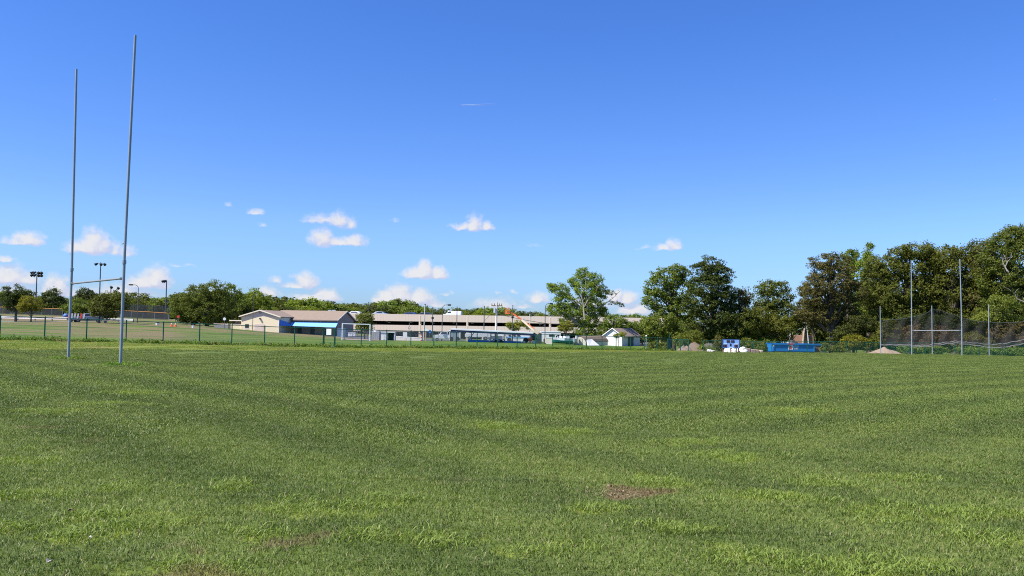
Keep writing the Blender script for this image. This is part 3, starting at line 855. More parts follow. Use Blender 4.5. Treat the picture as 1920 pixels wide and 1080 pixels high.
for i in range(NX + 1):
    px = 1652 + (1972 - 1652) * i / NX
    D = np.interp(px, [p[0] for p in poles], [p[2] for p in poles]) + .25
    for j in range(NR + 1):
        fj = j / NR
        py = catenary(px) * (1 - fj) + botedge(px) * fj
        d = ray(px, py); off_ = .35 * math.sin(fj * math.pi) + .12 * math.sin(px * .21 + 4 * fj)
        vs_.append((d.x * (D + off_), D + off_, EYE + d.z * (D + off_)))
        uv.append((i * .19, fj * 4.2))
for i in range(NX):
    for j in range(NR):
        a = i * (NR + 1) + j; fcs.append((a, a + 1, a + NR + 2, a + NR + 1))
o0 = Vector(vs_[0])
t = thing('safety_net', 'sagging black safety net strung on poles behind the far goal', 'net', (o0.x, o0.y, tz(o0.x, o0.y)))
o = t.location
me = bpy.data.meshes.new('net_panel'); me.from_pydata([tuple(Vector(v) - o) for v in vs_], [], fcs)
ul = me.uv_layers.new(name='UVMap')
for lp in me.loops: ul.data[lp.index].uv = uv[lp.vertex_index]
link_mesh('net_panel', me, netm, t)
# slack hem: two grey folds along the bottom
for k, (dy0, amp) in enumerate(((0, 1), (5.5, 1.0))):
    vs2 = []; uv2 = []; f2 = []
    for i in range(NX + 1):
        px = 1652 + 320 * i / NX; D = np.interp(px, [p[0] for p in poles], [p[2] for p in poles]) - .1
        yb = botedge(px) - (0 if k == 0 else np.interp(px, [1652, 1760, 1800, 1880, 1972], [0, 3, 3, 7, 8]))
        th_ = 1.2 if k == 0 else 1.0
        for j in range(3):
            d = ray(px, yb + (j - 1) * th_ + .5 * math.sin(px * .3 + k))
            vs2.append((d.x * D, D + .08 * (j - 1) ** 2, EYE + d.z * D)); uv2.append((i * .19, j * .1))
    for i in range(NX):
        for j in range(2):
            a = i * 3 + j; f2.append((a, a + 1, a + 4, a + 3))
    me = bpy.data.meshes.new('hem'); me.from_pydata([tuple(Vector(v) - o) for v in vs2], [], f2)
    ul = me.uv_layers.new(name='UVMap')
    for lp in me.loops: ul.data[lp.index].uv = uv2[lp.vertex_index]
    link_mesh('hem', me, netm2, t)
m = MB()
for e_ in (catenary,):
    m.tube([Vector(ray(px, e_(px)) * (np.interp(px, [p[0] for p in poles], [p[2] for p in poles]) + .25)) + Vector((0, 0, EYE)) - o for px in np.linspace(1652, 1972, 60)], .022, 5)
m.build('top_rope', dgalv, t)

# ------------------------------------------------------------------ parking garage
concrete = stripe_mat('cream_precast', (.59, .485, .40), (.46, .37, .31), .9, 0, .06, .85, .06)
cream = mat('cream_concrete', (.64, .53, .43), .85, 0, .06, .8)
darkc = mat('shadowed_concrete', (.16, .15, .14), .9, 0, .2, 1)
yaw = math.radians(-13)
GP = Plane(645, 228, yaw)
t = thing('parking_garage', 'long two level cream concrete parking garage beyond the sheds', 'parking garage', GP.o, yaw)
def band(pxs, ytop, ybot, y0, y1, name, mt):
    for a, b_ in zip(pxs[:-1], pxs[1:]):
        (s0, z0), (s1, z1) = GP(a, ytop(a)), GP(b_, ytop(b_)); _, z2 = GP(a, ybot(a)); _, z3 = GP(b_, ybot(b_))
        vs_ = [(s0, y0, z0), (s1, y0, z1), (s1, y0, z3), (s0, y0, z2), (s0, y1, z0), (s1, y1, z1), (s1, y1, z3), (s0, y1, z2)]
        MB().add(vs_, [(0, 3, 2, 1), (4, 5, 6, 7), (0, 1, 5, 4), (3, 7, 6, 2), (0, 4, 7, 3), (1, 2, 6, 5)]).build(name, mt, t)
top_e = lambda x: 587.3 + (x - 645) * .0157
b1 = lambda x: 600.4 + (x - 645) * .0160
t2 = lambda x: 607.9 + (x - 645) * .0137
b2 = lambda x: 621.0 + (x - 700) * .0095
cols = [632, 788, 878, 970, 1032, 1120, 1180, 1245]
xs_ = [632, 700, 788, 878, 970, 1030, 1100, 1180, 1245]
band(xs_, top_e, b1, 0, .3, 'parapet', concrete)
band([632, 788, 878, 970, 1030, 1120, 1245], t2, b2, 0, .3, 'spandrel', concrete)
for px, w in [(787, 4.5), (876, 4), (1031, 4), (1122, 4), (1238, 4), (641, 3.5)]:
    s0, z0 = GP(px - w / 2, top_e(px) + 2); s1, _ = GP(px + w / 2, top_e(px)); _, zb = GP(px, 645)
    MB().box(s0, s1, .33, 1.1, zb - .5, z0).build('column', cream, t)
    MB().box((s0 + s1) / 2 - .2, (s0 + s1) / 2 + .2, -.05, -.002, GP(px, b2(px))[1] - .4, z0).build('downpipe', cream, t)
sL, sR = GP(632, 600)[0], GP(1245, 600)[0]
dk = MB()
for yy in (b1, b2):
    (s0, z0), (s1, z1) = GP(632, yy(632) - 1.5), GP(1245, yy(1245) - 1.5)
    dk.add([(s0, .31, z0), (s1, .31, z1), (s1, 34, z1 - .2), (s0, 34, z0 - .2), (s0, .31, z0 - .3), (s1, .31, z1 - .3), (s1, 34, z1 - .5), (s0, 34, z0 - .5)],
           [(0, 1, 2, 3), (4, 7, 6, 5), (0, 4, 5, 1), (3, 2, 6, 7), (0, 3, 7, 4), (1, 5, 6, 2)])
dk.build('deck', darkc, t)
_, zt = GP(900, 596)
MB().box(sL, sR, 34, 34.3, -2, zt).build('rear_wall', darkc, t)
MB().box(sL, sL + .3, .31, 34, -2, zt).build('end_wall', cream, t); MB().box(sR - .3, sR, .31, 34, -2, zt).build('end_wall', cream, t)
for px, py in [(718, 603), (722, 604.5), (761, 603.4), (764, 605), (803, 604.4), (806, 605.8), (845, 605), (1016, 609.5), (1009, 609), (880, 606)]:
    s0, z0 = GP(px, py); MB().box(s0 - .35, s0 + .35, 3.0, 3.5, z0 - .12, z0 + .12).build('lamp', white, t)

# ------------------------------------------------------------------ vehicles
def car(name, label, loc, rz, col, kind='car', L=4.6, Wd=1.8, H=1.45, group=None, mats=None):
    paint = mat('paint_' + '_'.join('%02d' % int(c_ * 100) for c_ in col), col, .25, .1, .03, spec=.6)
    t = thing(name, label, 'car' if kind == 'car' else ('pickup truck' if kind == 'pickup' else 'van'), loc, rz, group)
    h2 = Wd / 2
    if kind == 'car':
        low = [(-.5, .28), (-.49, .55), (-.47, .62), (-.28, .66), (.36, .66), (.48, .62), (.5, .5), (.5, .28)]
        cab = [(-.30, .65), (-.17, .97), (.16, 1.0), (.30, .93), (.42, .65)]
    elif kind == 'van':
        low = [(-.5, .22), (-.5, .46), (-.46, .52), (-.34, .58), (.5, .58), (.5, .22)]
        cab = [(-.34, .57), (-.24, .97), (-.18, 1.0), (.5, 1.0), (.5, .57)]
    else:
        low = [(-.5, .27), (-.5, .56), (-.47, .62), (-.26, .65), (.5, .63), (.5, .27)]
        cab = [(-.25, .64), (-.15, .96), (-.10, 1.0), (.12, 1.0), (.17, .64)]
    def solid(pr, w0, w1, nm, mt, grow=0):
        zs = [z for _, z in pr]; zmin, zmax = min(zs), max(zs); m = MB(); n = len(pr); vs_ = []
        for sgn in (-1, 1):
            for x, z in pr:
                f_ = (z - zmin) / (zmax - zmin + 1e-6); w = (w0 * (1 - f_) + w1 * f_) + grow
                vs_.append((x * L, sgn * w, z * H))
        m.add(vs_, [tuple(range(n)), tuple(reversed(range(n, 2 * n)))] + [(i, n + i, n + (i + 1) % n, (i + 1) % n) for i in range(n)])
        return m.build(nm, mt, t, bevel=.03)
    solid(low, h2, h2 * .97, 'body', paint)
    solid(cab, h2 * .95, h2 * .78, 'cabin', paint)
    # glazing, slightly proud of the cabin
    cz0, cz1 = .70, .93
    g_ = MB()
    def cw(z): return h2 * .95 + (h2 * .78 - h2 * .95) * (z - cab[0][1]) / (1 - cab[0][1])
    xs0 = {'car': (-.21, -.14, .14, .30), 'van': (-.28, -.22, -.06, -.06), 'pickup': (-.19, -.13, .09, .12)}[kind]
    for sgn in (-1, 1):
        q_ = [(xs0[0] * L, sgn * (cw(cz0) + .012), cz0 * H), (xs0[3] * L, sgn * (cw(cz0) + .012), cz0 * H), (xs0[2] * L, sgn * (cw(cz1) + .012), cz1 * H), (xs0[1] * L, sgn * (cw(cz1) + .012), cz1 * H)]
        MB().add(q_ + [(a, b_ - sgn * .01, c_) for a, b_, c_ in q_], [(0, 1, 2, 3), (7, 6, 5, 4), (0, 4, 5, 1), (1, 5, 6, 2), (2, 6, 7, 3), (3, 7, 4, 0)]).build('window', glass, t)
    a0, a1 = cab[0], cab[1]; f0_, f1_ = .2, .85
    w_ = []
    for f_ in (f0_, f1_):
        x = (a0[0] + (a1[0] - a0[0]) * f_) * L - .02; z = (a0[1] + (a1[1] - a0[1]) * f_) * H
        w_ += [(x, -h2 * .78, z), (x, h2 * .78, z)]
    MB().add(w_ + [(a + .015, b_, c_) for a, b_, c_ in w_], [(0, 1, 3, 2), (4, 6, 7, 5), (0, 4, 5, 1), (2, 3, 7, 6), (0, 2, 6, 4), (1, 5, 7, 3)]).build('windscreen', glass, t)
    for x in (-.32 * L, .31 * L):
        for sgn in (-1, 1):
            wl = MB().tube([(x, sgn * (h2 - .2), .33), (x, sgn * (h2 + .02), .33)], .33, 16).build('wheel', black, t)
            MB().tube([(x, sgn * (h2 + .0), .33), (x, sgn * (h2 + .035), .33)], .18, 12).build('rim', galv, wl)
    for sgn in (-1, 1):
        MB().box(-.5 * L - .02, -.5 * L + .06, sgn * h2 * .72 - .16, sgn * h2 * .72 + .16, .42 * H, .54 * H).build('headlight', white, t)
    return t
zr = lambda px: GP(px, top_e(px))[1] + GP.o.z - .85
def onroof(px):
    D = (GP.o.x * GP.t.y - GP.o.y * GP.t.x) / (ray(px, 590).x * GP.t.y - GP.t.x) + 3.4
    return Vector((ray(px, 590).x * D, D, zr(px)))
for px, col, kd, lab, rz_ in [(665, (.75, .75, .75), 'car', 'white car on the garage roof nearest the pavilion', yaw), (714, (.35, .40, .45), 'car', 'light grey car on the garage roof above the round tree', yaw + 3.14),
                       (768, (.03, .05, .12), 'car', 'dark blue car on the garage roof left of the pale utility pole', yaw), (799, (.02, .02, .03), 'car', 'black car on the garage roof close to the pale utility pole', yaw + 3.14),
                       (849, (.78, .78, .78), 'van', 'white van on the garage roof right of the street lamp', yaw)]:
    c_ = car('parked_car' if kd == 'car' else 'parked_van', lab, onroof(px), rz_, col, kd, 5.0 if kd == 'van' else 4.6, 1.8, 1.95 if kd == 'van' else 1.5, 'vehicles parked on the garage roof')

# ------------------------------------------------------------------ pavilion with blue awnings
siding = stripe_mat('cream_siding', (.80, .68, .46), (.67, .56, .38), .2, 2, .12, .7, .05)
siding2 = stripe_mat('pale_pink_siding', (.66, .55, .46), (.52, .42, .36), .2, 2, .14, .7, .05)
brownsid = stripe_mat('brown_siding', (.37, .29, .225), (.26, .20, .16), .2, 2, .14, .8, .08)
shingle = mat('brown_shingles', (.24, .18, .135), .9, 0, .18, 1.2, bump=.4, stretch=(1, 1, 4))
trim = mat('cream_trim', (.80, .72, .58), .6)
blue1 = mat('blue_awning_cloth', (.20, .44, .82), .6, 0, .08); blue2 = mat('deep_blue_awning_cloth', (.05, .21, .68), .55, 0, .06)
yw = math.radians(-8)
PB = Plane(450, 182, yw, pz=620.5)
t = thing('pavilion', 'low cream pavilion with brown roof and bright blue awnings', 'building', PB.o, yw)
pt = lambda x, y: PB(x, y)
sa, sb = pt(452.5, 600)[0], pt(523.5, 600)[0]; ze = pt(488, 594)[1]; zp = pt(488, 581.5)[1]; zbase = -1.2; sm = (sa + sb) / 2
dep = 14
MB().box(sa, sb, 0, dep, zbase, ze).build('wall', siding, t)
MB().prism([(sa - .0, ze + .004), (sb, ze + .004), (sm, zp - .12)], .02, dep).build('gable', siding2, t)
rt = .16; ov = .45
def gable_roof(parent, x0, x1, xm, z0, z1, y0, y1, mt, name='roof', drop=.12):
    m = MB(); sl0 = (z1 - z0) / (xm - x0)
    e0x, e0z = x0 - ov, z0 - ov * sl0 * .0 - drop
    m.prism([(x0 - ov, z0 - ov * sl0 + .02), (xm, z1 + .02), (x1 + ov, z0 - ov * sl0 + .02), (x1 + ov, z0 - ov * sl0 + .2), (xm, z1 + .2), (x0 - ov, z0 - ov * sl0 + .2)], y0, y1)
    return m.build(name, mt, parent)
rf = gable_roof(t, sa, sb, sm, ze, zp - .15, -.35, dep, shingle)
MB().prism([(sa - ov, ze - ov * .28 + .0), (sm, zp - .15), (sb + ov, ze - ov * .28), (sb + ov, ze - ov * .28 + .24), (sm, zp + .1), (sa - ov, ze - ov * .28 + .24)], -.40, -.353).build('fascia', trim, rf)
vx, vz = pt(488, 585); MB().box(vx - .3, vx + .3, -.06, -.003, vz - .35, vz + .35).build('vent', mat('vent_grey', (.32, .30, .33), .6), t)
vx, vz = pt(488, 597.5); MB().box(vx - .15, vx + .15, -.35, -.003, vz - .15, vz + .15).build('floodlight', dgalv, t)
vx, vz = pt(464, 612.5); wn = MB().box(vx - .55, vx + .3, -.05, -.003, vz - .35, vz + .55).build('window', glass, t); MB().box(vx - .62, vx + .37, -.07, -.052, vz - .42, vz - .3).build('sill', white, wn)
vx, vz = pt(486, 613); MB().box(vx - 1.1, vx + 1.1, -.04, -.003, vz - 1.0, vz + .7).build('door', siding2, t)
MB().box(sb - .14, sb + .01, -.06, -.003, zbase, ze).build('corner_trim', trim, t)
# left lean-to
s0, z0 = pt(431.5, 608); s1 = sa - .004; zz_ = pt(440, 600.5)[1]
MB().box(s0, s1, .4, 9, zbase, pt(440, 607)[1]).build('annex_wall', siding, t)
MB().box(pt(434, 600)[0], s1 - .003, 1.6, 8, pt(440, 607)[1] + .003, zz_ - .18).build('annex_wall', brownsid, t)
MB().box(s0 - .3, s1 - .01, .1, 9.2, zz_ - .17, zz_ + .05).build('annex_roof', trim, t)
# long wing set back, ridge parallel to the front
y0 = 6.5
WB = Plane(450, 182, yw, pz=620.5); nrm = Vector((-math.sin(yw), math.cos(yw)))
WB.o = WB.o + Vector((nrm.x, nrm.y, 0)) * y0
wpt = lambda x, y: WB(x, y)
RB = Plane(450, 182, yw, pz=620.5); RB.o = RB.o + Vector((nrm.x, nrm.y, 0)) * (y0 + 5.5)
wa, wb = sb + .01, wpt(633, 600)[0]; zev = wpt(590, 599)[1]; zri = RB(590, 584.2)[1]
MB().box(wa, wb, y0, y0 + 11, zbase - .8, zev).build('wing_wall', brownsid, t)
m = MB().prism([(y0 + .003, zev + .003), (y0 + 11 - .003, zev + .003), (y0 + 5.5, zri - .1)], wb - .15, wb, 'x'); m.build('gable', brownsid, t)
sl = (zri - zev) / 5.5
MB().prism([(y0 - .9, zev - .9 * sl + .03), (y0 + 5.5, zri + .03), (y0 + 11.9, zev - .9 * sl + .03), (y0 + 11.9, zev - .9 * sl + .22), (y0 + 5.5, zri + .22), (y0 - .9, zev - .9 * sl + .22)], sm - .5, wb + .35, 'x').build('wing_roof', shingle, t)
MB().prism([(y0 - .9, zev - .9 * sl + .02), (y0 + 5.5, zri + .02), (y0 + 11.9, zev - .9 * sl + .02), (y0 + 11.9, zev - .9 * sl + .25), (y0 + 5.5, zri + .25), (y0 - .9, zev - .9 * sl + .25)], wb + .352, wb + .40, 'x').build('fascia', trim, t)
# awnings
AB = Plane(450, 182, yw, pz=620.5); AB.o = AB.o + Vector((nrm.x, nrm.y, 0)) * (y0 - 3.0)
def awning(tl, tr, br, bl, mt, fr, bk):
    v = []
    for (px, py), yy in ((tl, bk), (tr, bk), (br, fr), (bl, fr)):
        pl = Plane(450, 182, yw, pz=620.5); pl.o = pl.o + Vector((nrm.x, nrm.y, 0)) * yy
        s_, z_ = pl(px, py); v.append((s_, yy, z_))
    v2 = [(a, b_, c_ - .05) for a, b_, c_ in v]
    aw = MB().add(v + v2, [(0, 3, 2, 1), (4, 5, 6, 7), (0, 1, 5, 4), (1, 2, 6, 5), (2, 3, 7, 6), (3, 0, 4, 7)]).build('awning', mt, t)
    for k_ in (3, 2):
        MB().tube([(v[k_][0], v[k_][1], v[k_][2]), (v[k_][0], v[k_][1], zbase - .8)], .05, 6).build('awning_post', dgalv, aw)
    return aw
awning((545, 602.5), (634, 604), (629.5, 613.6), (546, 610.8), blue1, y0 - 3.2, y0 - .1)
v = []
for (px, py), yy in (((522.5, 598.6), .0), ((541, 604.5), y0 - .2), ((548, 611), y0 - 3.2), ((522.2, 610.2), -.1)):
    pl = Plane(450, 182, yw, pz=620.5); pl.o = pl.o + Vector((nrm.x, nrm.y, 0)) * yy
    s_, z_ = pl(px, py); v.append((s_ + .06, yy, z_))
MB().add(v + [(a_, b2_ + .05, c2_ - .05) for a_, b2_, c2_ in v], [(0, 3, 2, 1), (4, 5, 6, 7), (0, 1, 5, 4), (1, 2, 6, 5), (2, 3, 7, 6), (3, 0, 4, 7)]).build('awning', blue2, t)
for px in (562, 586, 610):
    s_, z_ = wpt(px, 617); MB().box(s_ - .5, s_ + .5, y0 - .04, y0 - .003, zbase - .5, z_ + .5).build('door', mat('dark_door', (.05, .055, .07), .5), t)
for px, hgt in ((614, 6), (622, 4)):
    s_, z_ = RB(px, 585); MB().tube([(s_, y0 + 7, z_ - .4), (s_, y0 + 7, z_ + .5)], .12, 8).box(s_ - .4, s_ + .4, y0 + 6.8, y0 + 7.2, z_ + .3, z_ + .5).build('roof_vent', mat('pale_metal', (.6, .62, .65), .4, .5), t)
# blue lockers
LP = Plane(640, 178, yw, pz=626.5)
bluegrey = stripe_mat('blue_locker', (.09, .15, .25), (.03, .05, .09), .9, 0, .06, .5)
a, b_ = LP(632.2, 620)[0], LP(648, 620)[0]; z1 = LP(640, 615.8)[1]
t = thing('storage_locker', 'blue grey double storage locker beside the pavilion', 'locker', LP.o, yw)
MB().box(a, (a + b_) / 2 - .03, 0, 1.4, -.6, z1).build('locker_body', bluegrey, t); MB().box((a + b_) / 2 + .03, b_, 0, 1.4, -.6, z1).build('locker_body', bluegrey, t)

# ------------------------------------------------------------------ sheds
WS = Plane(1151, 165, 0, pz=647)
t = thing('garden_shed', 'white clapboard shed with brown roof and dark double door', 'shed', WS.o, math.radians(38))
# corner nearest the camera at x=1166; gable wall runs left, long wall runs right
cn = Gpix(1166.5, 646.8); cn = G(1166.5, 162); cn.z = Zat(1166.5, 646.9, 162)
t.location = cn
whites = stripe_mat('white_clapboard', (.82, .81, .80), (.68, .68, .68), .14, 2, .14, .7, .03)
def solve_dir(px, rz, D0=162, sgn=1):
    """length along heading rz from the corner so that its far end falls in column px"""
    u = ray(px, hz(px)).x
    c_, s_ = math.cos(rz), math.sin(rz)
    return (u * cn.y - cn.x) / (c_ - u * s_)
rzg = math.radians(180 - 28)      # gable wall heads left and back
rzl = math.radians(62)            # long wall heads right and back
gw = solve_dir(1131.5, rzg); lw = solve_dir(1200, rzl)
zev = Zat(1166.5, 630.0, 162) - cn.z; zpk = Zat(1148, 616.3, 165) - cn.z
t.rotation_euler = (0, 0, rzl)
# local x along the long wall, y = towards the left (gable wall direction)
MB().box(0, lw, 0, gw, -.5, zev).build('wall', whites, t)
MB().prism([(0.004, zev + .003), (gw - .004, zev + .003), (gw / 2, zpk - .1)], 0.0, .1, 'x').build('gable', whites, t)
MB().prism([(0.004, zev + .003), (gw - .004, zev + .003), (gw / 2, zpk - .1)], lw - .1, lw, 'x').build('gable', whites, t)
sl = (zpk - zev) / (gw / 2)
rf = MB().prism([(-.35, zev - .35 * sl + .02), (gw / 2, zpk + .02), (gw + .35, zev - .35 * sl + .02), (gw + .35, zev - .35 * sl + .16), (gw / 2, zpk + .16), (-.35, zev - .35 * sl + .16)], -.25, lw + .3, 'x').build('roof', shingle, t)
MB().prism([(-.37, zev - .35 * sl), (gw / 2, zpk), (gw + .37, zev - .35 * sl), (gw + .37, zev - .35 * sl + .19), (gw / 2, zpk + .19), (-.37, zev - .35 * sl + .19)], -.29, -.252, 'x').build('fascia', white, rf)
dgd = mat('dark_green_door', (.03, .07, .075), .5)
MB().box(lw * .30, lw * .62, -.05, -.004, -.3, zev * .86).build('door', dgd, t)
MB().box(lw * .28, lw * .30 - .003, -.07, -.004, -.3, zev * .9).box(lw * .62 + .003, lw * .64, -.07, -.004, -.3, zev * .9).build('door_frame', white, t)
# gambrel barn shed
cb = G(1098.5, 158); cb.z = Zat(1098.5, 644.6, 158)
t = thing('barn_shed', 'low cream barn shaped shed with curved brown roof and double doors', 'shed', cb, 0)
def lenb(px, rz): u = ray(px, hz(px)).x; return (u * cb.y - cb.x) / (math.cos(rz) - u * math.sin(rz))
rzg = math.radians(180 - 8); rzl = math.radians(40); t.rotation_euler = (0, 0, rzl - math.radians(0))
gw = lenb(1076.5, rzg); lw = lenb(1140, rzl); ht = Zat(1088, 630.3, 158) - cb.z
cc, ss = math.cos(rzg - rzl), math.sin(rzg - rzl)
prof = [(0, -.3), (0, ht * .25), (.10, ht * .55), (.28, ht * .86), (.5, ht * 1.0), (.72, ht * .86), (.90, ht * .55), (1, ht * .25), (1, -.3)]
def gam(x_, off, grow=1.0, z_add=0):
    return [(x_ + (.5 + (f_ - .5) * grow) * gw * cc, (.5 + (f_ - .5) * grow) * gw * ss + off, z_ + z_add) for f_, z_ in prof]
creamd = mat('cream_panel', (.80, .74, .60), .6, 0, .04)
v = gam(0, 0) + gam(lw, 0); n = len(prof)
MB().add(v, [tuple(range(n)), tuple(reversed(range(n, 2 * n)))] + [(i, n + i, n + (i + 1) % n, (i + 1) % n) for i in range(n)]).build('wall', creamd, t)
v = gam(-.1, 0, 1.06)[1:-1] + gam(lw + .1, 0, 1.06)[1:-1]; v = [(a, b_, c_ + .05) for a, b_, c_ in v]; n = len(v) // 2
v += [(a, b_, c_ + .08) for a, b_, c_ in v]
fs = [(i, i + 1, n + i + 1, n + i) for i in range(n - 1)] + [(2 * n + i, 3 * n + i, 3 * n + i + 1, 2 * n + i + 1) for i in range(n - 1)] + [(i, 2 * n + i, 2 * n + i + 1, i + 1) for i in range(n - 1)] + [(n + i, n + i + 1, 3 * n + i + 1, 3 * n + i) for i in range(n - 1)] + [(0, n, 3 * n, 2 * n), (n - 1, 3 * n - 1, 4 * n - 1, 2 * n - 1)]
MB().add(v, fs).build('roof', shingle, t)
for k_ in (0, 1):
    f0_, f1_ = (.28, .495) if k_ == 0 else (.505, .72)
    e = Vector((cc, ss)) ; nn_ = Vector((ss, -cc)) * -.05
    if nn_.x > 0: nn_ = -nn_
    q_ = [(e.x * gw * f0_, e.y * gw * f0_, -.1), (e.x * gw * f1_, e.y * gw * f1_, -.1), (e.x * gw * f1_, e.y * gw * f1_, ht * .72), (e.x * gw * f0_, e.y * gw * f0_, ht * .72)]
    q2 = [(a + nn_.x, b_ + nn_.y, c_) for a, b_, c_ in q_]; q_ = [(a + nn_.x * .2, b_ + nn_.y * .2, c_) for a, b_, c_ in q_]
    MB().add(q_ + q2, [(0, 1, 2, 3), (4, 5, 6, 7), (0, 1, 5, 4), (1, 2, 6, 5), (2, 3, 7, 6), (3, 0, 4, 7)]).build('door', mat('tan_door', (.74, .64, .46), .6), t)
MB().add([(.2, -.9, -.3), (2.6, -1.2, -.3), (1.6, -.1, .9), (.1, -.1, .8), (.2, -.2, -.3), (2.6, -.2, -.3)], [(0, 1, 2, 3), (0, 3, 4), (1, 5, 2)]).build('tarp', white, t)

# ================================================================== trees
def crown_mesh(name, blobs, leaf, density, rg, clump=.75, gap=.12, droop=0.0, flat=.7, dryness=0.0, shell=.55):
    """blobs: (x, y, z, rx, ry, rz) in metres. Leaves sit in clumps spread through the outer part of each blob."""
    blobs = np.array(blobs, float)
    area = (blobs[:, 3] * blobs[:, 5] + blobs[:, 4] * blobs[:, 5] + blobs[:, 3] * blobs[:, 4]) * 4
    nc = (area * density / clump ** 2 * 1.15).astype(int) + 12
    C = []; O = []
    for b_, n in zip(blobs, nc):
        d = rg.normal(size=(n, 3)); d /= np.linalg.norm(d, axis=1, keepdims=True)
        r = shell + (1 - shell) * rg.random(n) ** .6
        # lumpy outline: radius modulated by direction
        ph = rg.uniform(0, 6.28, 6)
        lump = 1 + .10 * np.sin(3 * d[:, 0] + 4 * d[:, 2] + ph[0]) + .09 * np.sin(5 * d[:, 1] - 6 * d[:, 2] + ph[1]) + .07 * np.sin(9 * d[:, 0] + 7 * d[:, 1] + ph[2])
        r = r * lump
        C.append(b_[:3] + d * r[:, None] * b_[3:6]); O.append(d)
    C = np.vstack(C); O = np.vstack(O)
    # drop clumps deep inside other blobs, and open gaps
    depth = np.zeros(len(C))
    for b_ in blobs:
        rr_ = np.linalg.norm((C - b_[:3]) / b_[3:6], axis=1); depth = np.maximum(depth, 1 - rr_)
    gapn = np.sin(C[:, 0] * 1.3 + C[:, 2] * 1.7 + 1) * np.sin(C[:, 1] * 1.5 - C[:, 2] * 1.1 + 2) * np.sin(C[:, 0] * .7 - C[:, 1] * .9)
    keep = (rg.random(len(C)) > np.clip(depth * 1.3 - .1, 0, .8)) & (rg.random(len(C)) > gap + .35 * (gapn > .35))
    C = C[keep]; O = O[keep]; n = len(C)
    per = np.maximum(8, (rg.uniform(.6, 1.4, n) * 2.3 * clump ** 2 / leaf ** 2 * .72).astype(int))
    idx = np.repeat(np.arange(n), per); m = len(idx)
    d = rg.normal(size=(m, 3)); d /= np.linalg.norm(d, axis=1, keepdims=True)
    rad = (clump * rg.uniform(.6, 1.25, n))[idx] * rg.random(m) ** .45
    P_ = C[idx] + d * rad[:, None] * np.array([1, 1, flat])
    P_[:, 2] -= droop * rad ** 2
    Nn = O[idx] * .35 + d * .5 + rg.normal(0, .55, (m, 3)) + np.array([0, 0, .35])
    Nn /= np.linalg.norm(Nn, axis=1, keepdims=True) + 1e-9
    tint = np.clip(rg.random(n)[idx] * .55 + rg.random(m) * .45, 0, 1)
    dry = np.clip(rg.random(n) ** 1.5, 0, 1)[idx] * (.4 + dryness)
    V, Q, t, dd = leaf_quads(P_, Nn, leaf * rg.uniform(.6, 1.3, m), leaf * .5 * rg.uniform(.7, 1.2, m), rg, tint, dry)
    return np_mesh(name, V, Q, {'tint': ('POINT', t), 'dry': ('POINT', dd)}), C

def limbs(trunk_r, top, C, rg, nl=22, lean=0.0, start=.18, fork=None):
    """tapered trunk and limbs reaching into the crown"""
    m = MB(); H = top
    pts = [Vector((lean * H * (z ** 1.4) + .06 * H * .1 * math.sin(z * 5 + 1), .04 * H * .2 * math.sin(z * 4), z * H)) for z in np.linspace(0, 1, 9)]
    pts[0].z = -.3
    m.tube(pts, [trunk_r * (1.25 if i == 0 else (1 - .82 * i / 8)) for i in range(9)], 9)
    if len(C):
        for k in rg.choice(len(C), min(nl, len(C)), replace=False):
            e = Vector(C[k])
            zf = min(.92, max(start, (e.z / H) * rg.uniform(.35, .75)))
            a = pts[int(zf * 8)].lerp(pts[min(8, int(zf * 8) + 1)], zf * 8 % 1)
            mid = a.lerp(e, .5) + Vector((rg.normal(0, .15), rg.normal(0, .15), rg.uniform(-.1, .5)))
            r0 = trunk_r * (.5 - .3 * zf)
            m.tube([a, a.lerp(mid, .5) + Vector((0, 0, .1)), mid, mid.lerp(e, .55) + Vector((rg.normal(0, .1), 0, .08)), e], [r0, r0 * .8, r0 * .6, r0 * .38, r0 * .15], 5, cap=False)
    return m

LM = {
    'olive': leaf_mat('olive_leaf', (0.064, 0.084, 0.014), (0.167, 0.179, 0.029), (0.268, 0.161, 0.042), .18, 0.38),
    'bright': leaf_mat('bright_leaf', (0.113, 0.166, 0.019), (0.275, 0.316, 0.042), None, 0, 0.44),
    'dark': leaf_mat('dark_leaf', (0.037, 0.056, 0.011), (0.100, 0.118, 0.022), (0.167, 0.112, 0.035), .15, 0.33),
    'yellow': leaf_mat('yellow_green_leaf', (0.143, 0.161, 0.018), (0.319, 0.301, 0.038), (0.402, 0.253, 0.042), .5, 0.46),
    'brown': leaf_mat('brownish_leaf', (0.075, 0.079, 0.021), (0.176, 0.151, 0.041), (0.284, 0.167, 0.059), .35, 0.33),
    'dry': leaf_mat('dry_leaf', (0.151, 0.119, 0.038), (0.319, 0.224, 0.084), (0.435, 0.181, 0.077), .8, 0.33),
    'mid': leaf_mat('mid_green_leaf', (0.082, 0.122, 0.019), (0.200, 0.239, 0.038), (0.218, 0.153, 0.035), .18, 0.38),
    'vine': leaf_mat('vine_leaf', (0.084, 0.119, 0.018), (0.234, 0.238, 0.038), (0.335, 0.181, 0.051), .4, 0.40),
}
seed = [100]
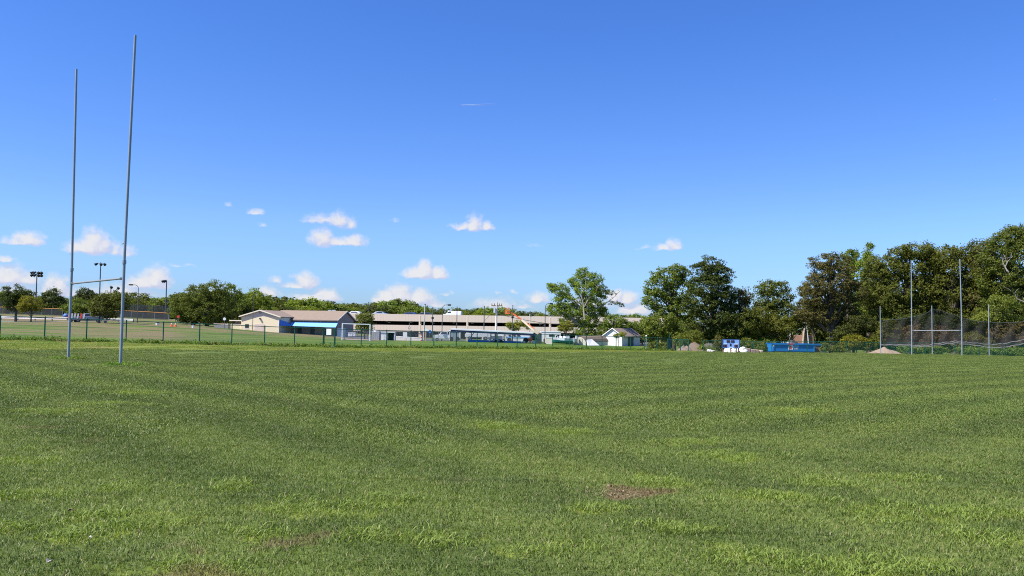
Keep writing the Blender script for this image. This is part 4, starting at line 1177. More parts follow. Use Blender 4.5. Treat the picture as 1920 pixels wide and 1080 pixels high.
def tree(px, D, blobs, m, label, leaf=.2, trunk=.28, name='tree', density=1.0, group=None, clump=.75, gap=.12, droop=0.0, flat=.7, dryness=0., depth=1.0, base=None, nl=22, barkm=None, cat='tree', lean=0., trunktop=None, shell=.55):
    """blobs are (photo x, photo y, half width, half height [, depth offset in m]) at depth D"""
    seed[0] += 1; rg = np.random.default_rng(seed[0]); leaf *= .86
    b0 = G(px, D)
    B = []
    for bl in blobs:
        dy_ = bl[4] if len(bl) > 4 else rg.normal(0, .12) * bl[2] / F * D
        d = ray(bl[0], bl[1]) * (D + dy_); s_ = (D + dy_) / F
        # clumps and leaves reach past the shell, so the shell is drawn in a little
        rx, rz = max(.25, bl[2] * s_ * 1.03 - clump * .30), max(.25, bl[3] * s_ * 1.03 - clump * .22)
        B.append((d.x - b0.x, d.y - b0.y, d.z + EYE - b0.z, rx, max(.3, (rx + rz) / 2 * depth), rz))
    t = thing(name, label, cat, b0, 0, group)
    me, C = crown_mesh('crown', B, leaf, density, rg, clump, gap, droop, flat, dryness, shell)
    link_mesh('crown', me, LM[m], t)
    if trunk:
        top = max(b_[2] + b_[5] * .35 for b_ in B) if trunktop is None else trunktop
        limbs(trunk, top, C, rg, nl, lean).build('trunk', barkm or bark, t, smooth=True)
    return t

# --- left side, by the road
tree(29, 168, [(28, 546, 24, 13), (16, 560, 20, 13), (44, 560, 18, 14), (30, 572, 24, 10), (50, 551, 16, 8)], 'dark', 'dark spreading tree by the guardrail, leftmost of the roadside trees', .2, .26, gap=.22)
tree(58, 164, [(57, 566, 20, 14), (66, 575, 16, 12), (44, 576, 14, 9)], 'yellow', 'small yellow green tree in front of the guardrail left of the near goal', .17, .15, clump=.6, gap=.2)
tree(163, 184, [(150, 574, 22, 16), (133, 579, 18, 11), (166, 580, 16, 14), (150, 588, 20, 8)], 'mid', 'low green tree behind the parked pickup between the goal posts', .2, .2)
tree(186, 160, [(190, 572, 24, 20), (207, 582, 22, 16), (205, 560, 22, 15), (226, 566, 18, 20), (183, 587, 14, 8)], 'olive', 'olive tree with twin trunks left of the nearer goal post', .2, .2, gap=.15)
tree(97, 222, [(97, 562, 19, 20), (86, 572, 18, 16), (110, 575, 18, 16)], 'dark', 'round dark tree in the back row between light tower and goal', .28, .3, clump=1.0)
tree(162, 236, [(160, 551, 18, 11), (172, 556, 16, 9), (150, 560, 14, 10)], 'dark', 'umbrella shaped dark tree behind the crossbar of the near goal', .28, .3, clump=.9)
tree(388, 186, [(348, 572, 32, 24), (372, 556, 26, 26), (402, 548, 26, 22), (420, 572, 22, 30), (388, 585, 40, 22), (340, 592, 22, 12), (405, 597, 34, 12), (360, 600, 26, 8)], 'olive', 'large wide olive tree beside the white post and orange cones', .22, .45, gap=.1, dryness=.25)
tree(441, 196, [(434, 560, 20, 28), (447, 575, 18, 24), (440, 590, 20, 16)], 'mid', 'tall green tree just behind the large wide olive tree', .24, .3)
tree(440, 204, [(476, 566, 20, 24), (492, 576, 18, 20), (466, 585, 18, 18)], 'bright', 'light green tree rising behind the left gable of the pavilion', .26, .3)
tree(460, 198, [(460, 590, 16, 18), (452, 600, 14, 14)], 'dark', 'dark tree close behind the pavilion annex', .24, .25)
# --- in front of the garage
tree(684, 168, [(684, 603, 17, 13), (684, 614, 18, 11), (678, 594, 11, 8), (692, 594, 10, 8)], 'mid', 'round green tree standing alone in front of the garage', .2, .16, gap=.02, clump=.6)
tree(964, 166, [(956, 610, 9, 8), (973, 606, 11, 7), (988, 612, 7, 6), (966, 616, 10, 4)], 'yellow', 'small yellow green tree behind the boom lift', .16, .1, clump=.45, gap=.3)
C1 = tree(1094, 168, [(1092, 512, 15, 12), (1082, 528, 20, 13), (1112, 524, 20, 14), (1100, 545, 30, 16), (1052, 546, 17, 14), (1036, 538, 13, 9), (1130, 548, 12, 13), (1060, 565, 24, 14),
      (1040, 580, 17, 11), (1075, 585, 28, 14), (1112, 572, 26, 16), (1132, 584, 12, 10), (1104, 600, 26, 16), (1060, 602, 12, 10), (1098, 622, 24, 14)], 'bright', 'tall irregular green tree with bare grey limbs left of the white shed', .19, .42, gap=.14, clump=.66, nl=40, barkm=palebark, density=1.05)
rg = np.random.default_rng(5)
def bare_limb(t, D, pts, r0, twigs=10):
    m = MB(); P_ = [Vector(ray(x, y) * D) + Vector((0, 0, EYE)) - t.location for x, y in pts]
    for k_, p in enumerate(P_): p.y += .5 * math.sin(k_)
    n = len(P_); m.tube(P_, [r0 * (1 - .8 * i / (n - 1)) for i in range(n)], 6, cap=False)
    for _ in range(twigs):
        i = rg.integers(1, n); a = P_[i - 1].lerp(P_[i], rg.random()); L_ = rg.uniform(.5, 1.5)
        e = a + Vector((rg.normal(0, .7), rg.normal(0, .5), rg.normal(.3, .6))) * L_
        m.tube([a, a.lerp(e, .5) + Vector((0, 0, .15)), e], [r0 * .3, r0 * .2, r0 * .08], 4, cap=False)
    m.build('limb', palebark, t)
bare_limb(C1, 166, [(1112, 585), (1125, 576), (1140, 566), (1150, 558), (1163, 545)], .13, 16)
bare_limb(C1, 166, [(1140, 566), (1150, 565), (1160, 568), (1170, 571)], .07, 12)
bare_limb(C1, 165, [(1096, 600), (1094, 570), (1090, 552), (1098, 535), (1100, 510)], .16, 16)
bare_limb(C1, 165, [(1096, 575), (1104, 560), (1118, 548), (1124, 530)], .1, 14)
tree(1150, 168, [(1150, 566, 17, 3), (1145, 576, 12, 3), (1148, 552, 12, 3)], 'olive', 'thin leafy twigs reaching out beside the tall irregular tree', .17, 0, clump=.4, gap=.55, density=.5) if False else None
for bl in [[(1150, 568, 14, 4), (1164, 571, 8, 4), (1146, 549, 10, 5), (1128, 543, 9, 9)]]:
    B = []
    for (x, y, w, hh) in bl:
        d = ray(x, y) * 166; s_ = 166 / F; B.append((d.x - C1.location.x, d.y - C1.location.y, d.z + EYE - C1.location.z, w * s_, w * s_ * .8, hh * s_))
    me, _c = crown_mesh('outer_leaves', B, .17, .35, np.random.default_rng(3), .35, .45); link_mesh('outer_leaves', me, LM['olive'], C1)
tree(1150, 176, [(1150, 606, 22, 16), (1135, 618, 18, 14), (1168, 612, 18, 16), (1180, 618, 14, 12)], 'mid', 'dark bushy tree directly behind the white shed', .2, .25, gap=.05)
tree(1062, 160, [(1064, 612, 14, 10), (1052, 616, 10, 6)], 'yellow', 'small yellow green tree above the white boats', .16, .1, clump=.45, gap=.2)
tree(1160, 158, [(1156, 629, 7, 4.5), (1167, 627, 7, 5)], 'yellow', 'slender young tree in front of the white shed', .13, .05, clump=.3, gap=.1, nl=6)
tree(1204, 180, [(1203, 614, 20, 17), (1190, 620, 14, 12), (1218, 608, 16, 16)], 'mid', 'green shrub mass rising behind the right end of the white shed', .2, .2, name='shrub', cat='shrub', gap=.05)
# --- right of the sheds
tree(1262, 146, [(1255, 520, 34, 22), (1232, 538, 26, 24), (1272, 542, 34, 30), (1222, 560, 18, 20), (1250, 572, 34, 24), (1285, 580, 28, 24), (1270, 508, 22, 14)], 'mid', 'broad light green tree left of the tall dark conifer', .24, .45, gap=.24, clump=.7)
tree(1225, 142, [(1228, 614, 24, 20), (1218, 630, 12, 14), (1245, 606, 26, 24), (1255, 626, 26, 16)], 'mid', 'mass of green shrubs between the white shed and corner post', .22, .15, name='shrub', cat='shrub', gap=.04)
tree(1335, 138, [(1332, 494, 24, 16), (1320, 512, 32, 20), (1345, 516, 30, 22), (1330, 540, 42, 26), (1352, 556, 34, 20), (1312, 566, 36, 28), (1340, 590, 42, 30), (1318, 612, 40, 28), (1350, 622, 28, 18)], 'dark', 'tallest dark conifer like tree behind the dirt mound', .2, .5, gap=.06, clump=.8, droop=.25, flat=.45)
tree(1388, 140, [(1384, 560, 20, 18), (1398, 556, 16, 16), (1392, 582, 30, 22), (1382, 608, 32, 24), (1400, 622, 34, 20), (1370, 640, 20, 14)], 'brown', 'lower brownish tree above the scoreboard', .2, .3, gap=.2)
tree(1450, 142, [(1440, 540, 26, 16), (1462, 542, 22, 16), (1450, 562, 36, 22), (1432, 585, 26, 24), (1462, 592, 28, 26), (1448, 618, 36, 24), (1425, 632, 22, 18)], 'olive', 'rounded tree between the scoreboard and blue dumpster', .2, .35, gap=.17, dryness=.2)
tree(1484, 150, [(1482, 586, 18, 20), (1492, 602, 14, 12), (1508, 592, 16, 12), (1480, 612, 12, 12), (1522, 612, 9, 14), (1503, 606, 9, 9)], 'olive', 'thin tree top hanging over the brick chapel', .2, .16, gap=.35)
tree(1559, 136, [(1552, 492, 34, 18), (1538, 512, 28, 24), (1575, 500, 30, 24), (1560, 530, 50, 24), (1520, 560, 24, 24), (1556, 560, 40, 24), (1595, 556, 28, 30), (1510, 590, 20, 14), (1540, 592, 34, 14), (1590, 592, 30, 20)], 'brown', 'big brown green cedar with open trunk right of the chapel', .17, .55, gap=.26, clump=.7, droop=.2, flat=.5, nl=40)
tree(1600, 133, [(1590, 620, 30, 12), (1620, 604, 30, 16), (1625, 628, 24, 18), (1570, 634, 20, 14)], 'dark', 'dark low branches beneath the brown green cedar', .18, .2, gap=.16, droop=.25, flat=.4)
tree(1606, 122.8 + 4, [(1600, 640, 22, 13), (1618, 646, 16, 12), (1585, 650, 14, 9)], 'yellow', 'bright yellow green bush by the fence left of the sand pile', .15, .06, name='shrub', cat='shrub', clump=.45, gap=.03)
tree(1628, 150, [(1632, 492, 16, 14), (1618, 510, 26, 20), (1642, 520, 30, 24), (1630, 552, 36, 28), (1648, 590, 34, 26), (1630, 462, 7, 9), (1626, 478, 8, 10)], 'bright', 'pale spindly topped tree behind the big cedar', .2, .4, gap=.18, clump=.65)
tree(1590, 152, [(1592, 476, 18, 10), (1602, 490, 22, 14), (1585, 500, 22, 16)], 'mid', 'green tree top showing above the big cedar', .2, .3, gap=.22)
tree(1700, 138, [(1690, 478, 28, 18), (1722, 470, 32, 18), (1672, 505, 30, 28), (1708, 502, 38, 32), (1745, 490, 26, 28), (1690, 545, 40, 34), (1730, 548, 40, 36), (1665, 560, 28, 34), (1705, 590, 44, 24)], 'olive', 'massive rounded tree behind the left upright of the far goal', .22, .6, gap=.07, dryness=.25, clump=.85)
tree(1790, 134, [(1775, 482, 28, 22), (1808, 474, 30, 20), (1838, 470, 26, 22), (1795, 510, 42, 34), (1835, 508, 34, 34), (1780, 550, 42, 36), (1822, 556, 42, 38), (1800, 596, 50, 22)], 'olive', 'massive tree behind the right upright of the far goal', .22, .6, gap=.08, dryness=.3, clump=.85)
tree(1890, 128, [(1880, 452, 26, 16), (1905, 442, 30, 20), (1870, 480, 34, 26), (1905, 484, 38, 36), (1940, 450, 36, 40), (1868, 528, 40, 36), (1912, 540, 42, 42), (1960, 520, 40, 50), (1880, 585, 48, 28), (1935, 590, 44, 32)], 'olive', 'tallest tree of the right hand wood at the picture edge', .2, .7, gap=.08, dryness=.35, clump=.85)
tt = tree(1862, 122, [(1855, 600, 34, 14), (1900, 606, 34, 16), (1880, 570, 30, 18)], 'vine', 'vine covered lower boughs above the netting at the picture edge', .18, .2, gap=.15)
bare_limb(tt, 121.5, [(1890, 510), (1888, 500), (1893, 490), (1900, 480)], .1, 8)
bare_limb(tt, 121.5, [(1888, 508), (1883, 490), (1882, 478)], .07, 6)
bare_limb(tt, 121, [(1925, 568), (1910, 560), (1906, 550), (1896, 545)], .09, 6)
tree(1440, 139, [(1425, 600, 26, 26), (1450, 612, 30, 26), (1470, 618, 20, 24), (1412, 622, 22, 20)], 'vine', 'vine hung lower tree between scoreboard and dumpster', .18, .15, gap=.08)
tree(1372, 137, [(1360, 600, 22, 26), (1378, 618, 26, 22), (1350, 626, 24, 18), (1400, 600, 20, 22)], 'olive', 'leafy lower tree just right of the tall dark conifer', .18, .15, gap=.08)
tree(1650, 140, [(1645, 540, 34, 40), (1655, 590, 34, 34), (1640, 500, 24, 22)], 'olive', 'dense olive tree filling in between cedar and far goal', .2, .3, gap=.06)
tree(1525, 140, [(1520, 545, 22, 24), (1512, 575, 20, 18), (1536, 600, 26, 18)], 'brown', 'brownish tree edge hanging left of the big cedar', .17, .2, gap=.2, droop=.2, flat=.5)
tree(1755, 139, [(1757, 520, 30, 34), (1756, 570, 34, 34), (1752, 484, 18, 14)], 'mid', 'green tree between the two uprights of the far goal', .2, .3, gap=.06)
tree(1850, 132, [(1850, 500, 28, 34), (1850, 560, 34, 40)], 'brown', 'brownish tree just right of the far goal', .2, .3, gap=.08)
# understory behind the netting and along the far fence
for px, D, bl, m_, lab in [
    (1675, 126, [(1665, 612, 20, 16), (1678, 630, 26, 20), (1655, 634, 18, 18)], 'vine', 'grey green shrub behind the left end of the netting'),
    (1715, 125, [(1712, 625, 20, 18), (1705, 642, 26, 16)], 'dry', 'rusty dry shrub behind the left upright of the far goal'),
    (1765, 123, [(1762, 628, 22, 16), (1775, 646, 28, 14), (1745, 642, 20, 14)], 'dry', 'dry brown shrub behind the crossbar of the far goal'),
    (1830, 122, [(1825, 636, 22, 14), (1845, 645, 24, 14)], 'yellow', 'yellow green shrub behind the net right of the far goal'),
    (1885, 121, [(1878, 622, 24, 16), (1895, 640, 28, 18), (1915, 615, 20, 16)], 'dry', 'pinkish dry shrub behind the net at the picture edge'),
    (1740, 128, [(1735, 610, 34, 22), (1790, 612, 34, 22), (1700, 606, 30, 18)], 'dark', 'dark undergrowth between the two massive trees'),
    (1850, 127, [(1840, 612, 34, 24), (1890, 630, 30, 26), (1945, 620, 40, 36)], 'dark', 'dark undergrowth below the tree at the picture edge'),
    (1720, 121.5, [(1722, 655, 20, 9), (1755, 657, 24, 8), (1690, 656, 14, 8)], 'mid', 'low green weeds along the fence behind the goal posts'),
    (1850, 118, [(1815, 658, 24, 9), (1860, 658, 26, 10), (1905, 660, 24, 10)], 'mid', 'low green weeds along the fence right of the goal'),
    (1555, 125.5, [(1548, 652, 12, 9), (1565, 654, 14, 9), (1575, 658, 12, 6)], 'vine', 'leafy bush beside the open end of the dumpster'),
    (1640, 127, [(1640, 645, 14, 12), (1652, 652, 12, 9)], 'mid', 'green bush behind the sand pile'),
    (1420, 129, [(1400, 645, 18, 11), (1425, 650, 22, 12), (1440, 656, 12, 8), (1385, 652, 14, 10), (1412, 658, 24, 6)], 'vine', 'bank of creeping vines between scoreboard and dumpster'),
    (1340, 131, [(1338, 652, 10, 10), (1350, 640, 12, 10), (1348, 655, 10, 8)], 'brown', 'scrubby grey bush left of the scoreboard'),
    (1298, 133, [(1275, 636, 14, 14), (1300, 632, 16, 14), (1315, 645, 14, 10), (1284, 648, 12, 8)], 'vine', 'leafy shrub behind the short green fence'),
    (1240, 128, [(1226, 649, 14, 9), (1242, 650, 12, 8)], 'mid', 'low bush behind the end of the long green fence'),
    (1312, 122.5, [(1311, 656, 5, 6), (1316, 652, 4, 7)], 'bright', 'leafy weed growing against the dirt mound'),
    (1365, 138, [(1362, 640, 22, 10), (1395, 636, 20, 10), (1435, 640, 22, 10)], 'bright', 'row of bright shrubs behind the scoreboard')]:
    tree(px, D, bl, m_, lab, .15, .05, name='shrub', cat='shrub', clump=.45, gap=.08, nl=8)
# --- background rows: copies of four trees
protos = []
for k, (m_, blobs_) in enumerate([('mid', [(0, 0, 6.2, 3.4, 3.2, 2.6), (-1.8, .4, 4.6, 2.6, 2.6, 2.2), (2.0, -.3, 4.7, 2.5, 2.5, 2.3), (.3, 0, 2.6, 3.4, 3, 2.4)]),
                                  ('olive', [(.5, 0, 6.6, 2.8, 2.8, 2.6), (-1.6, .5, 5.2, 2.7, 2.6, 2.2), (1.9, .2, 4.4, 2.8, 2.5, 2.4), (-.5, 0, 2.5, 3.5, 3.1, 2.3)]),
                                  ('dark', [(-.4, 0, 7.0, 2.4, 2.4, 2.6), (1.2, .2, 5.2, 2.8, 2.6, 2.3), (-1.7, -.2, 4.5, 2.6, 2.6, 2.2), (0, 0, 2.6, 3.4, 3, 2.4)]),
                                  ('bright', [(0, 0, 6.0, 3.0, 3.0, 3.0), (-2.0, 0, 4.8, 2.2, 2.4, 2.2), (2.1, 0, 4.9, 2.4, 2.5, 2.1), (0, 0, 2.5, 3.5, 3.2, 2.3)])]):
    me, C = crown_mesh('crown', blobs_, .30, .9, np.random.default_rng(50 + k), .9, .08)
    tr_ = limbs(.3, 6.5, C, np.random.default_rng(60 + k), 10)
    protos.append((me, LM[m_], tr_))
used = [None] * 4
BG = {}
MARKS = [(-999, 'far left ball field'), (50, 'eight lamp tower'), (115, 'near rugby goal'), (200, 'nearer left goal post'), (245, 'left bent street lamp'), (305, 'large wide olive tree'), (430, 'gable of the pavilion'), (515, "pavilion roof's left half"),
         (580, "pavilion roof's right half"), (645, 'lone round tree'), (705, 'round road sign'), (785, 'short pale utility pole'), (840, 'white roof van'), (900, 'crossarm utility pole'), (945, 'orange boom lift'), (1015, 'right hand street lamp'),
         (1060, 'tall irregular tree'), (1130, 'white shed'), (1200, 'corner post shrubs'), (1260, 'tall dark conifer'), (1345, 'scoreboard'), (1410, 'vine covered bank'), (1448, 'blue dumpster'), (1520, 'big brown green cedar'), (1620, 'sand pile'), (1690, 'far rugby goal'), (1810, 'rightmost netting'), (1900, 'picture\'s right edge')]
def mark(px):
    return [n_ for x_, n_ in MARKS if x_ <= px][-1]
KINDW = ['mid green', 'olive green', 'dark green', 'light green']
def bgtree(px, D, topy, lab, grp, rg, widen=1.0):
    k = int(rg.integers(0, 4)); me, lm, tr_ = protos[k]
    p = G(px, D); H = Zat(px, topy, D) - p.z
    lab = lab.replace('KIND', KINDW[k]) + ' ' + mark(px)
    if used[k] is None:
        t = thing('tree', lab, 'tree', p, 0, grp)
        link_mesh('crown', me, lm, t); tr_.build('trunk', bark, t, smooth=True); used[k] = t
    else:
        t = copy_tree(used[k]); tag(t, lab, 'tree', grp)
    BG.setdefault(lab, []).append((px, t))
    t.location = p; t.rotation_euler = (0, 0, rg.uniform(0, 6.28)); s_ = H / 9.6
    wsc = s_ * rg.uniform(.95, 1.35) * widen
    t.scale = (wsc, wsc, s_)
rg = np.random.default_rng(21)
def skyline(px):
    X = [-60, 0, 40, 75, 100, 130, 160, 200, 240, 262, 290, 305, 330, 400, 440, 470, 500, 530, 560, 600, 640, 690, 722, 740, 765, 785, 800, 830, 860, 900, 925, 950, 1000, 1040, 1100, 1160, 1200, 1240, 1290]
    Y = [538, 546, 556, 552, 548, 558, 548, 552, 545, 552, 556, 552, 548, 545, 552, 545, 550, 556, 554, 560, 566, 567, 560, 558, 562, 570, 577, 578, 576, 576, 573, 577, 584, 586, 586, 588, 588, 588, 590]
    return float(np.interp(px, X, Y))
for px in np.arange(-60, 640, 15.0):
    bgtree(px + rg.normal(0, 3), 252 + rg.uniform(-12, 18), skyline(px) + rg.uniform(-3, 5), 'KIND back wood tree behind the', 'trees of the wood behind the ball field', rg, 1.3)
for px in np.arange(-60, 660, 19.0):
    bgtree(px + rg.normal(0, 4), 232 + rg.uniform(-5, 5), skyline(px) + rg.uniform(12, 24), 'KIND front row tree behind the', 'trees of the wood behind the ball field', rg)
for px in np.arange(640, 1300, 11.0):
    bgtree(px + rg.normal(0, 3), 345 + rg.uniform(-14, 24), skyline(px) + rg.uniform(-2, 3), 'KIND skyline tree above the', 'trees of the line above the garage', rg)
for px in np.arange(630, 1300, 17.0):
    bgtree(px + rg.normal(0, 3), 300 + rg.uniform(-8, 8), skyline(px) + rg.uniform(4, 12), 'KIND lower tree above the', 'trees of the line above the garage', rg)
# hedge-like undergrowth closing the view under the crowns on the left
for px in np.arange(-60, 640, 13.0):
    tz_ = skyline(px)
    bgtree(px + rg.normal(0, 3), 240 + rg.uniform(-4, 4), 583 + (px / 640) * 9 - 8 + rg.uniform(-4, 4), 'low KIND tree behind the', 'low trees at the foot of the wood', rg, 1.7)
# deeper wood closing the gaps on the right
for px in np.arange(1200, 2100, 26.0):
    bgtree(px + rg.normal(0, 5), 176 + rg.uniform(-6, 14), (604 if px < 1470 else (628 if px < 1525 else 560 - (px - 1525) * .12)) + rg.uniform(-8, 8), 'KIND tree deep behind the', 'trees deep in the right hand wood', rg)

ORD = ['leftmost', 'second from left', 'third from left', 'fourth from left', 'fifth from left', 'sixth from left', 'seventh from left', 'eighth from left']
for lab_, lst in BG.items():
    if len(lst) > 1:
        for (px_, t_), o_ in zip(sorted(lst, key=lambda e_: e_[0]), ORD): t_['label'] = lab_ + ', ' + o_

# ================================================================== street furniture, vehicles and small things
def lamp_post(px, D, topy, armpx, label, head=(.8, .22, .14), r=.09, headcount=1, group='street lamps with a bent arm'):
    b_ = G(px, D); H = Zat(px, topy, D) - b_.z; dx_ = (armpx - px) / F * D; sg = 1 if dx_ > 0 else -1
    t = thing('street_lamp', label, 'street lamp', b_, 0, group)
    lean = (H / D) * 0
    MB().tube([(0, 0, -.2), (0, 0, H * .9)], [r, r * .7], 10).build('pole', mat('brown_pole', (.13, .11, .10), .5, .2), t, smooth=True)
    MB().tube([(0, 0, H * .9)] + [(dx_ * .45 * (1 - math.cos(a)), 0, H * .9 + H * .1 * math.sin(a)) for a in np.linspace(.2, math.pi / 2, 7)] + [(dx_ * .7, 0, H)], r * .65, 8).build('arm', dgalv, t, smooth=True)
    MB().box(min(dx_ * .62, dx_ * 1.0), max(dx_ * .62, dx_ * 1.0), -.3, .3, H - .16, H + .12).build('lamp_head', black, t, bevel=.04)
    return t
lamp_post(829, 160, 571.5, 845, 'street lamp with arm to the right between the two thin poles', )
lamp_post(1022, 152, 569, 1036, 'street lamp whose head touches the tall irregular tree')
lamp_post(257.5, 176, 534, 240, 'street lamp with arm to the left beside the near goal')
def thin_pole(px, D, topy, label, r=.09, mt=None, extra=True):
    b_ = G(px, D); H = Zat(px, topy, D) - b_.z
    t = thing('pole', label, 'pole', b_, 0, 'thin dark poles')
    MB().tube([(0, 0, -.2), (0, 0, H)], [r, r * .75], 8).build('shaft', mt or dgalv, t, smooth=True)
    if extra: MB().box(-.22, .22, -.14, .14, H * .66, H * .66 + .4).build('box', black, t)
    MB().tube([(0, 0, H), (0, 0, H + .1)], r * 1.3, 8).build('cap', dgalv, t)
    return t
thin_pole(811, 158, 577, 'thin dark pole with a small box left of the garage street lamp')
thin_pole(856.5, 156, 576, 'thin dark pole beside the white van under the canopy', extra=False)
thin_pole(907.5, 158, 574.5, 'thin dark pole in front of the blue flatbed trailer', .1, extra=False)
thin_pole(961, 156, 573.5, 'tall thin pole right of the orange lift basket', .09)
thin_pole(690, 170, 567, 'thin pole rising behind the round tree', .07, extra=False)
thin_pole(474, 178, 555, 'thin pole in front of the pavilion gable', .07, mat('brown_pole', (.13, .11, .10)), extra=False)
# utility poles
def utility(px, D, topy, lpx, label, r=.2, boty=None, arms=True):
    b_ = G(px, D); H = Zat(px, topy, D) - b_.z
    t = thing('utility_pole', label, 'utility pole', b_, 0, 'wooden utility poles')
    MB().tube([(0, 0, -.2), (.02 * H, 0, H)], [r, r * .7], 10).build('shaft', polewood, t, smooth=True)
    X = .02 * H
    if arms:
        MB().box(X - 1.0, X + 1.0, -.08, .08, H - .7, H - .52).build('crossarm', wood, t)
        for x in (-.9, -.45, .45, .9): MB().tube([(X + x, 0, H - .52), (X + x, 0, H - .2)], .07, 6).build('insulator', dgalv, t)
        MB().tube([(X - .35, -.2, H - 1.9), (X - .35, -.2, H - 1.1)], .22, 10).build('transformer', mat('pale_metal', (.6, .62, .65), .4, .5), t)
    else:
        MB().ball((X, 0, H + .1), .16).build('insulator', dgalv, t); MB().tube([(X, 0, H - .7), (X + .5, 0, H - .5)], .04).build('bracket', dgalv, t)
    return t
up1 = utility(929.5, 150, 567, 0, 'pale utility pole with crossarm in the middle of the picture', .22)
up2 = utility(795, 172, 572, 0, 'pale utility pole in front of the garage column', .15, arms=False)
up3 = utility(992.5, 170, 588, 0, 'short white utility pole right of the orange boom', .12, arms=False)
a = Vector(ray(931, 588) * 150) + Vector((0, 0, EYE)); e = Vector(ray(1098, 612) * 152) + Vector((0, 0, EYE))
m = MB(); m.tube([a.lerp(e, f_) - a + Vector((0, 0, -2.0 * f_ * (1 - f_))) for f_ in np.linspace(0, 1, 16)], .045, 5)
w = m.build('overhead_cable', black, None, a); tag(w, 'black overhead cable running right from the utility pole with crossarm', 'cable')
a2 = Vector(ray(930, 577) * 150) + Vector((0, 0, EYE)); e2 = Vector(ray(905, 606) * 175) + Vector((0, 0, EYE))
w = MB().tube([a2 - a2, e2 - a2], .03, 5).build('guy_wire', black, None, a2); tag(w, 'thin guy wire slanting down left of the utility pole with crossarm', 'cable')
# floodlight towers
def flood(px, D, topy, heads, label, base=None):
    b_ = G(px, D); H = Zat(px, topy, D) - b_.z; s_ = D / F
    t = thing('floodlight_tower', label, 'floodlight', b_, 0, 'floodlights of the ball field')
    MB().tube([(0, 0, -.2), (0, 0, H)], [.2, .12], 10).build('pole', dgalv, t, smooth=True)
    zs = sorted(set(h_[1] for h_ in heads))
    for z in zs:
        xs2 = [h_[0] * s_ for h_ in heads if h_[1] == z]
        MB().tube([(min(xs2), 0, H - z * s_ + .1), (max(xs2), 0, H - z * s_ + .1)], .05, 6).build('crossbar', dgalv, t)
    for hx, hz_ in heads:
        c_ = Vector((hx * s_, -.1, H - hz_ * s_)); sg = -1 if hx < 0 else 1
        hd = MB().tube([c_ + Vector((-sg * .12, .2, .28)), c_, c_ + Vector((sg * .35, -.25, -.22))], [.12, .30, .40], 10).build('lamp', black, t, smooth=True)
        MB().tube([c_ + Vector((sg * .352, -.252, -.222)), c_ + Vector((sg * .36, -.26, -.23))], .36, 10).build('lens', glass, hd)
flood(66, 228, 510, [(-8, 1), (-3.5, 1), (3, 1), (8, 1), (-8, 6), (-3, 6), (3, 6), (8, 6)], 'floodlight tower with eight lamps in two rows at far left')
flood(185, 226, 492, [(-7, 3), (0, 3), (7, 3)], 'floodlight tower with three lamps behind the near goal')
flood(310, 224, 526, [(-5, 1), (-2, 1)], 'floodlight tower with its lamps turned left beside the large wide tree')
flood(206, 230, 538, [(0, 0), (13, 1.5)], 'low floodlight pole with two spaced lamps by the nearer goal post')

# guardrail, orange topped ball fence, backstop
rail_m = mat('guardrail_steel', (.19, .20, .23), .5, .3, .12, 2)
t = thing('guardrail', 'pale steel guardrail along the road at the left', 'guardrail', G(40, 178))
o = t.location; pts_ = []
for px in (-58, -30, 2, 33.5, 66, 98, 130, 160, 190, 222, 250): pts_.append(G(px, 178 - max(0, px) * .01) - o)
for p in pts_: MB().box(p.x - .1, p.x + .1, p.y - .08, p.y + .08, p.z - .2, p.z + .85).build('post', mat('grey_steel', (.28, .30, .31)), t)
m = MB()
for a, b_ in zip(pts_[:-1], pts_[1:]):
    for z0, z1, dy0, dy1 in ((.42, .53, -.17, -.1), (.53, .63, -.1, -.17), (.63, .74, -.17, -.1)):
        m.add([(a.x, a.y + dy0, a.z + z0), (b_.x, b_.y + dy0, b_.z + z0), (b_.x, b_.y + dy1, b_.z + z1), (a.x, a.y + dy1, a.z + z1),
               (a.x, a.y + dy0 - .02, a.z + z0), (b_.x, b_.y + dy0 - .02, b_.z + z0), (b_.x, b_.y + dy1 - .02, b_.z + z1), (a.x, a.y + dy1 - .02, a.z + z1)],
              [(0, 1, 2, 3), (7, 6, 5, 4), (0, 4, 5, 1), (2, 6, 7, 3)])
m.build('rail', rail_m, t)
orange = mat('orange_fence_cap', (.42, .20, .055), .6, 0, .15)
darkmesh = mesh_mat('dark_windscreen', (.03, .035, .04), .05, .019, .9)
def ballfence(p_list, H, label):
    P3 = [G(px, D) for px, D in p_list]; t = thing('ball_field_fence', label, 'fence', P3[0], 0, 'orange topped ball field fences'); o = t.location
    vs_ = []; uv = []; s_ = 0
    for i, p in enumerate(P3):
        l = p - o; MB().tube([l - Vector((0, 0, .2)), l + Vector((0, 0, H))], .05, 6).build('post', galv, t)
        if i: s_ += (p - P3[i - 1]).length
        vs_ += [tuple(l), tuple(l + Vector((0, 0, H)))]; uv += [(s_, 0), (s_, H)]
    n = len(P3)
    me = bpy.data.meshes.new('wire_mesh'); me.from_pydata(vs_, [], [(2 * i, 2 * i + 2, 2 * i + 3, 2 * i + 1) for i in range(n - 1)])
    ul = me.uv_layers.new(name='UVMap')
    for lp in me.loops: ul.data[lp.index].uv = uv[lp.vertex_index]
    link_mesh('wire_mesh', me, darkmesh, t)
    MB().tube([Vector(v) for v in vs_[1::2]], .075, 6).build('cap_rail', orange, t)
ballfence([(x, 216 - x * .03) for x in (-40, -20, 0, 19, 39, 60, 78, 97, 117)], 1.8, 'orange topped ball field fence at far left behind the guardrail')
ballfence([(x, 212 - (x - 201) * .03) for x in (201, 226, 246, 268, 290, 316)], 1.8, 'orange topped ball field fence right of the nearer goal post')
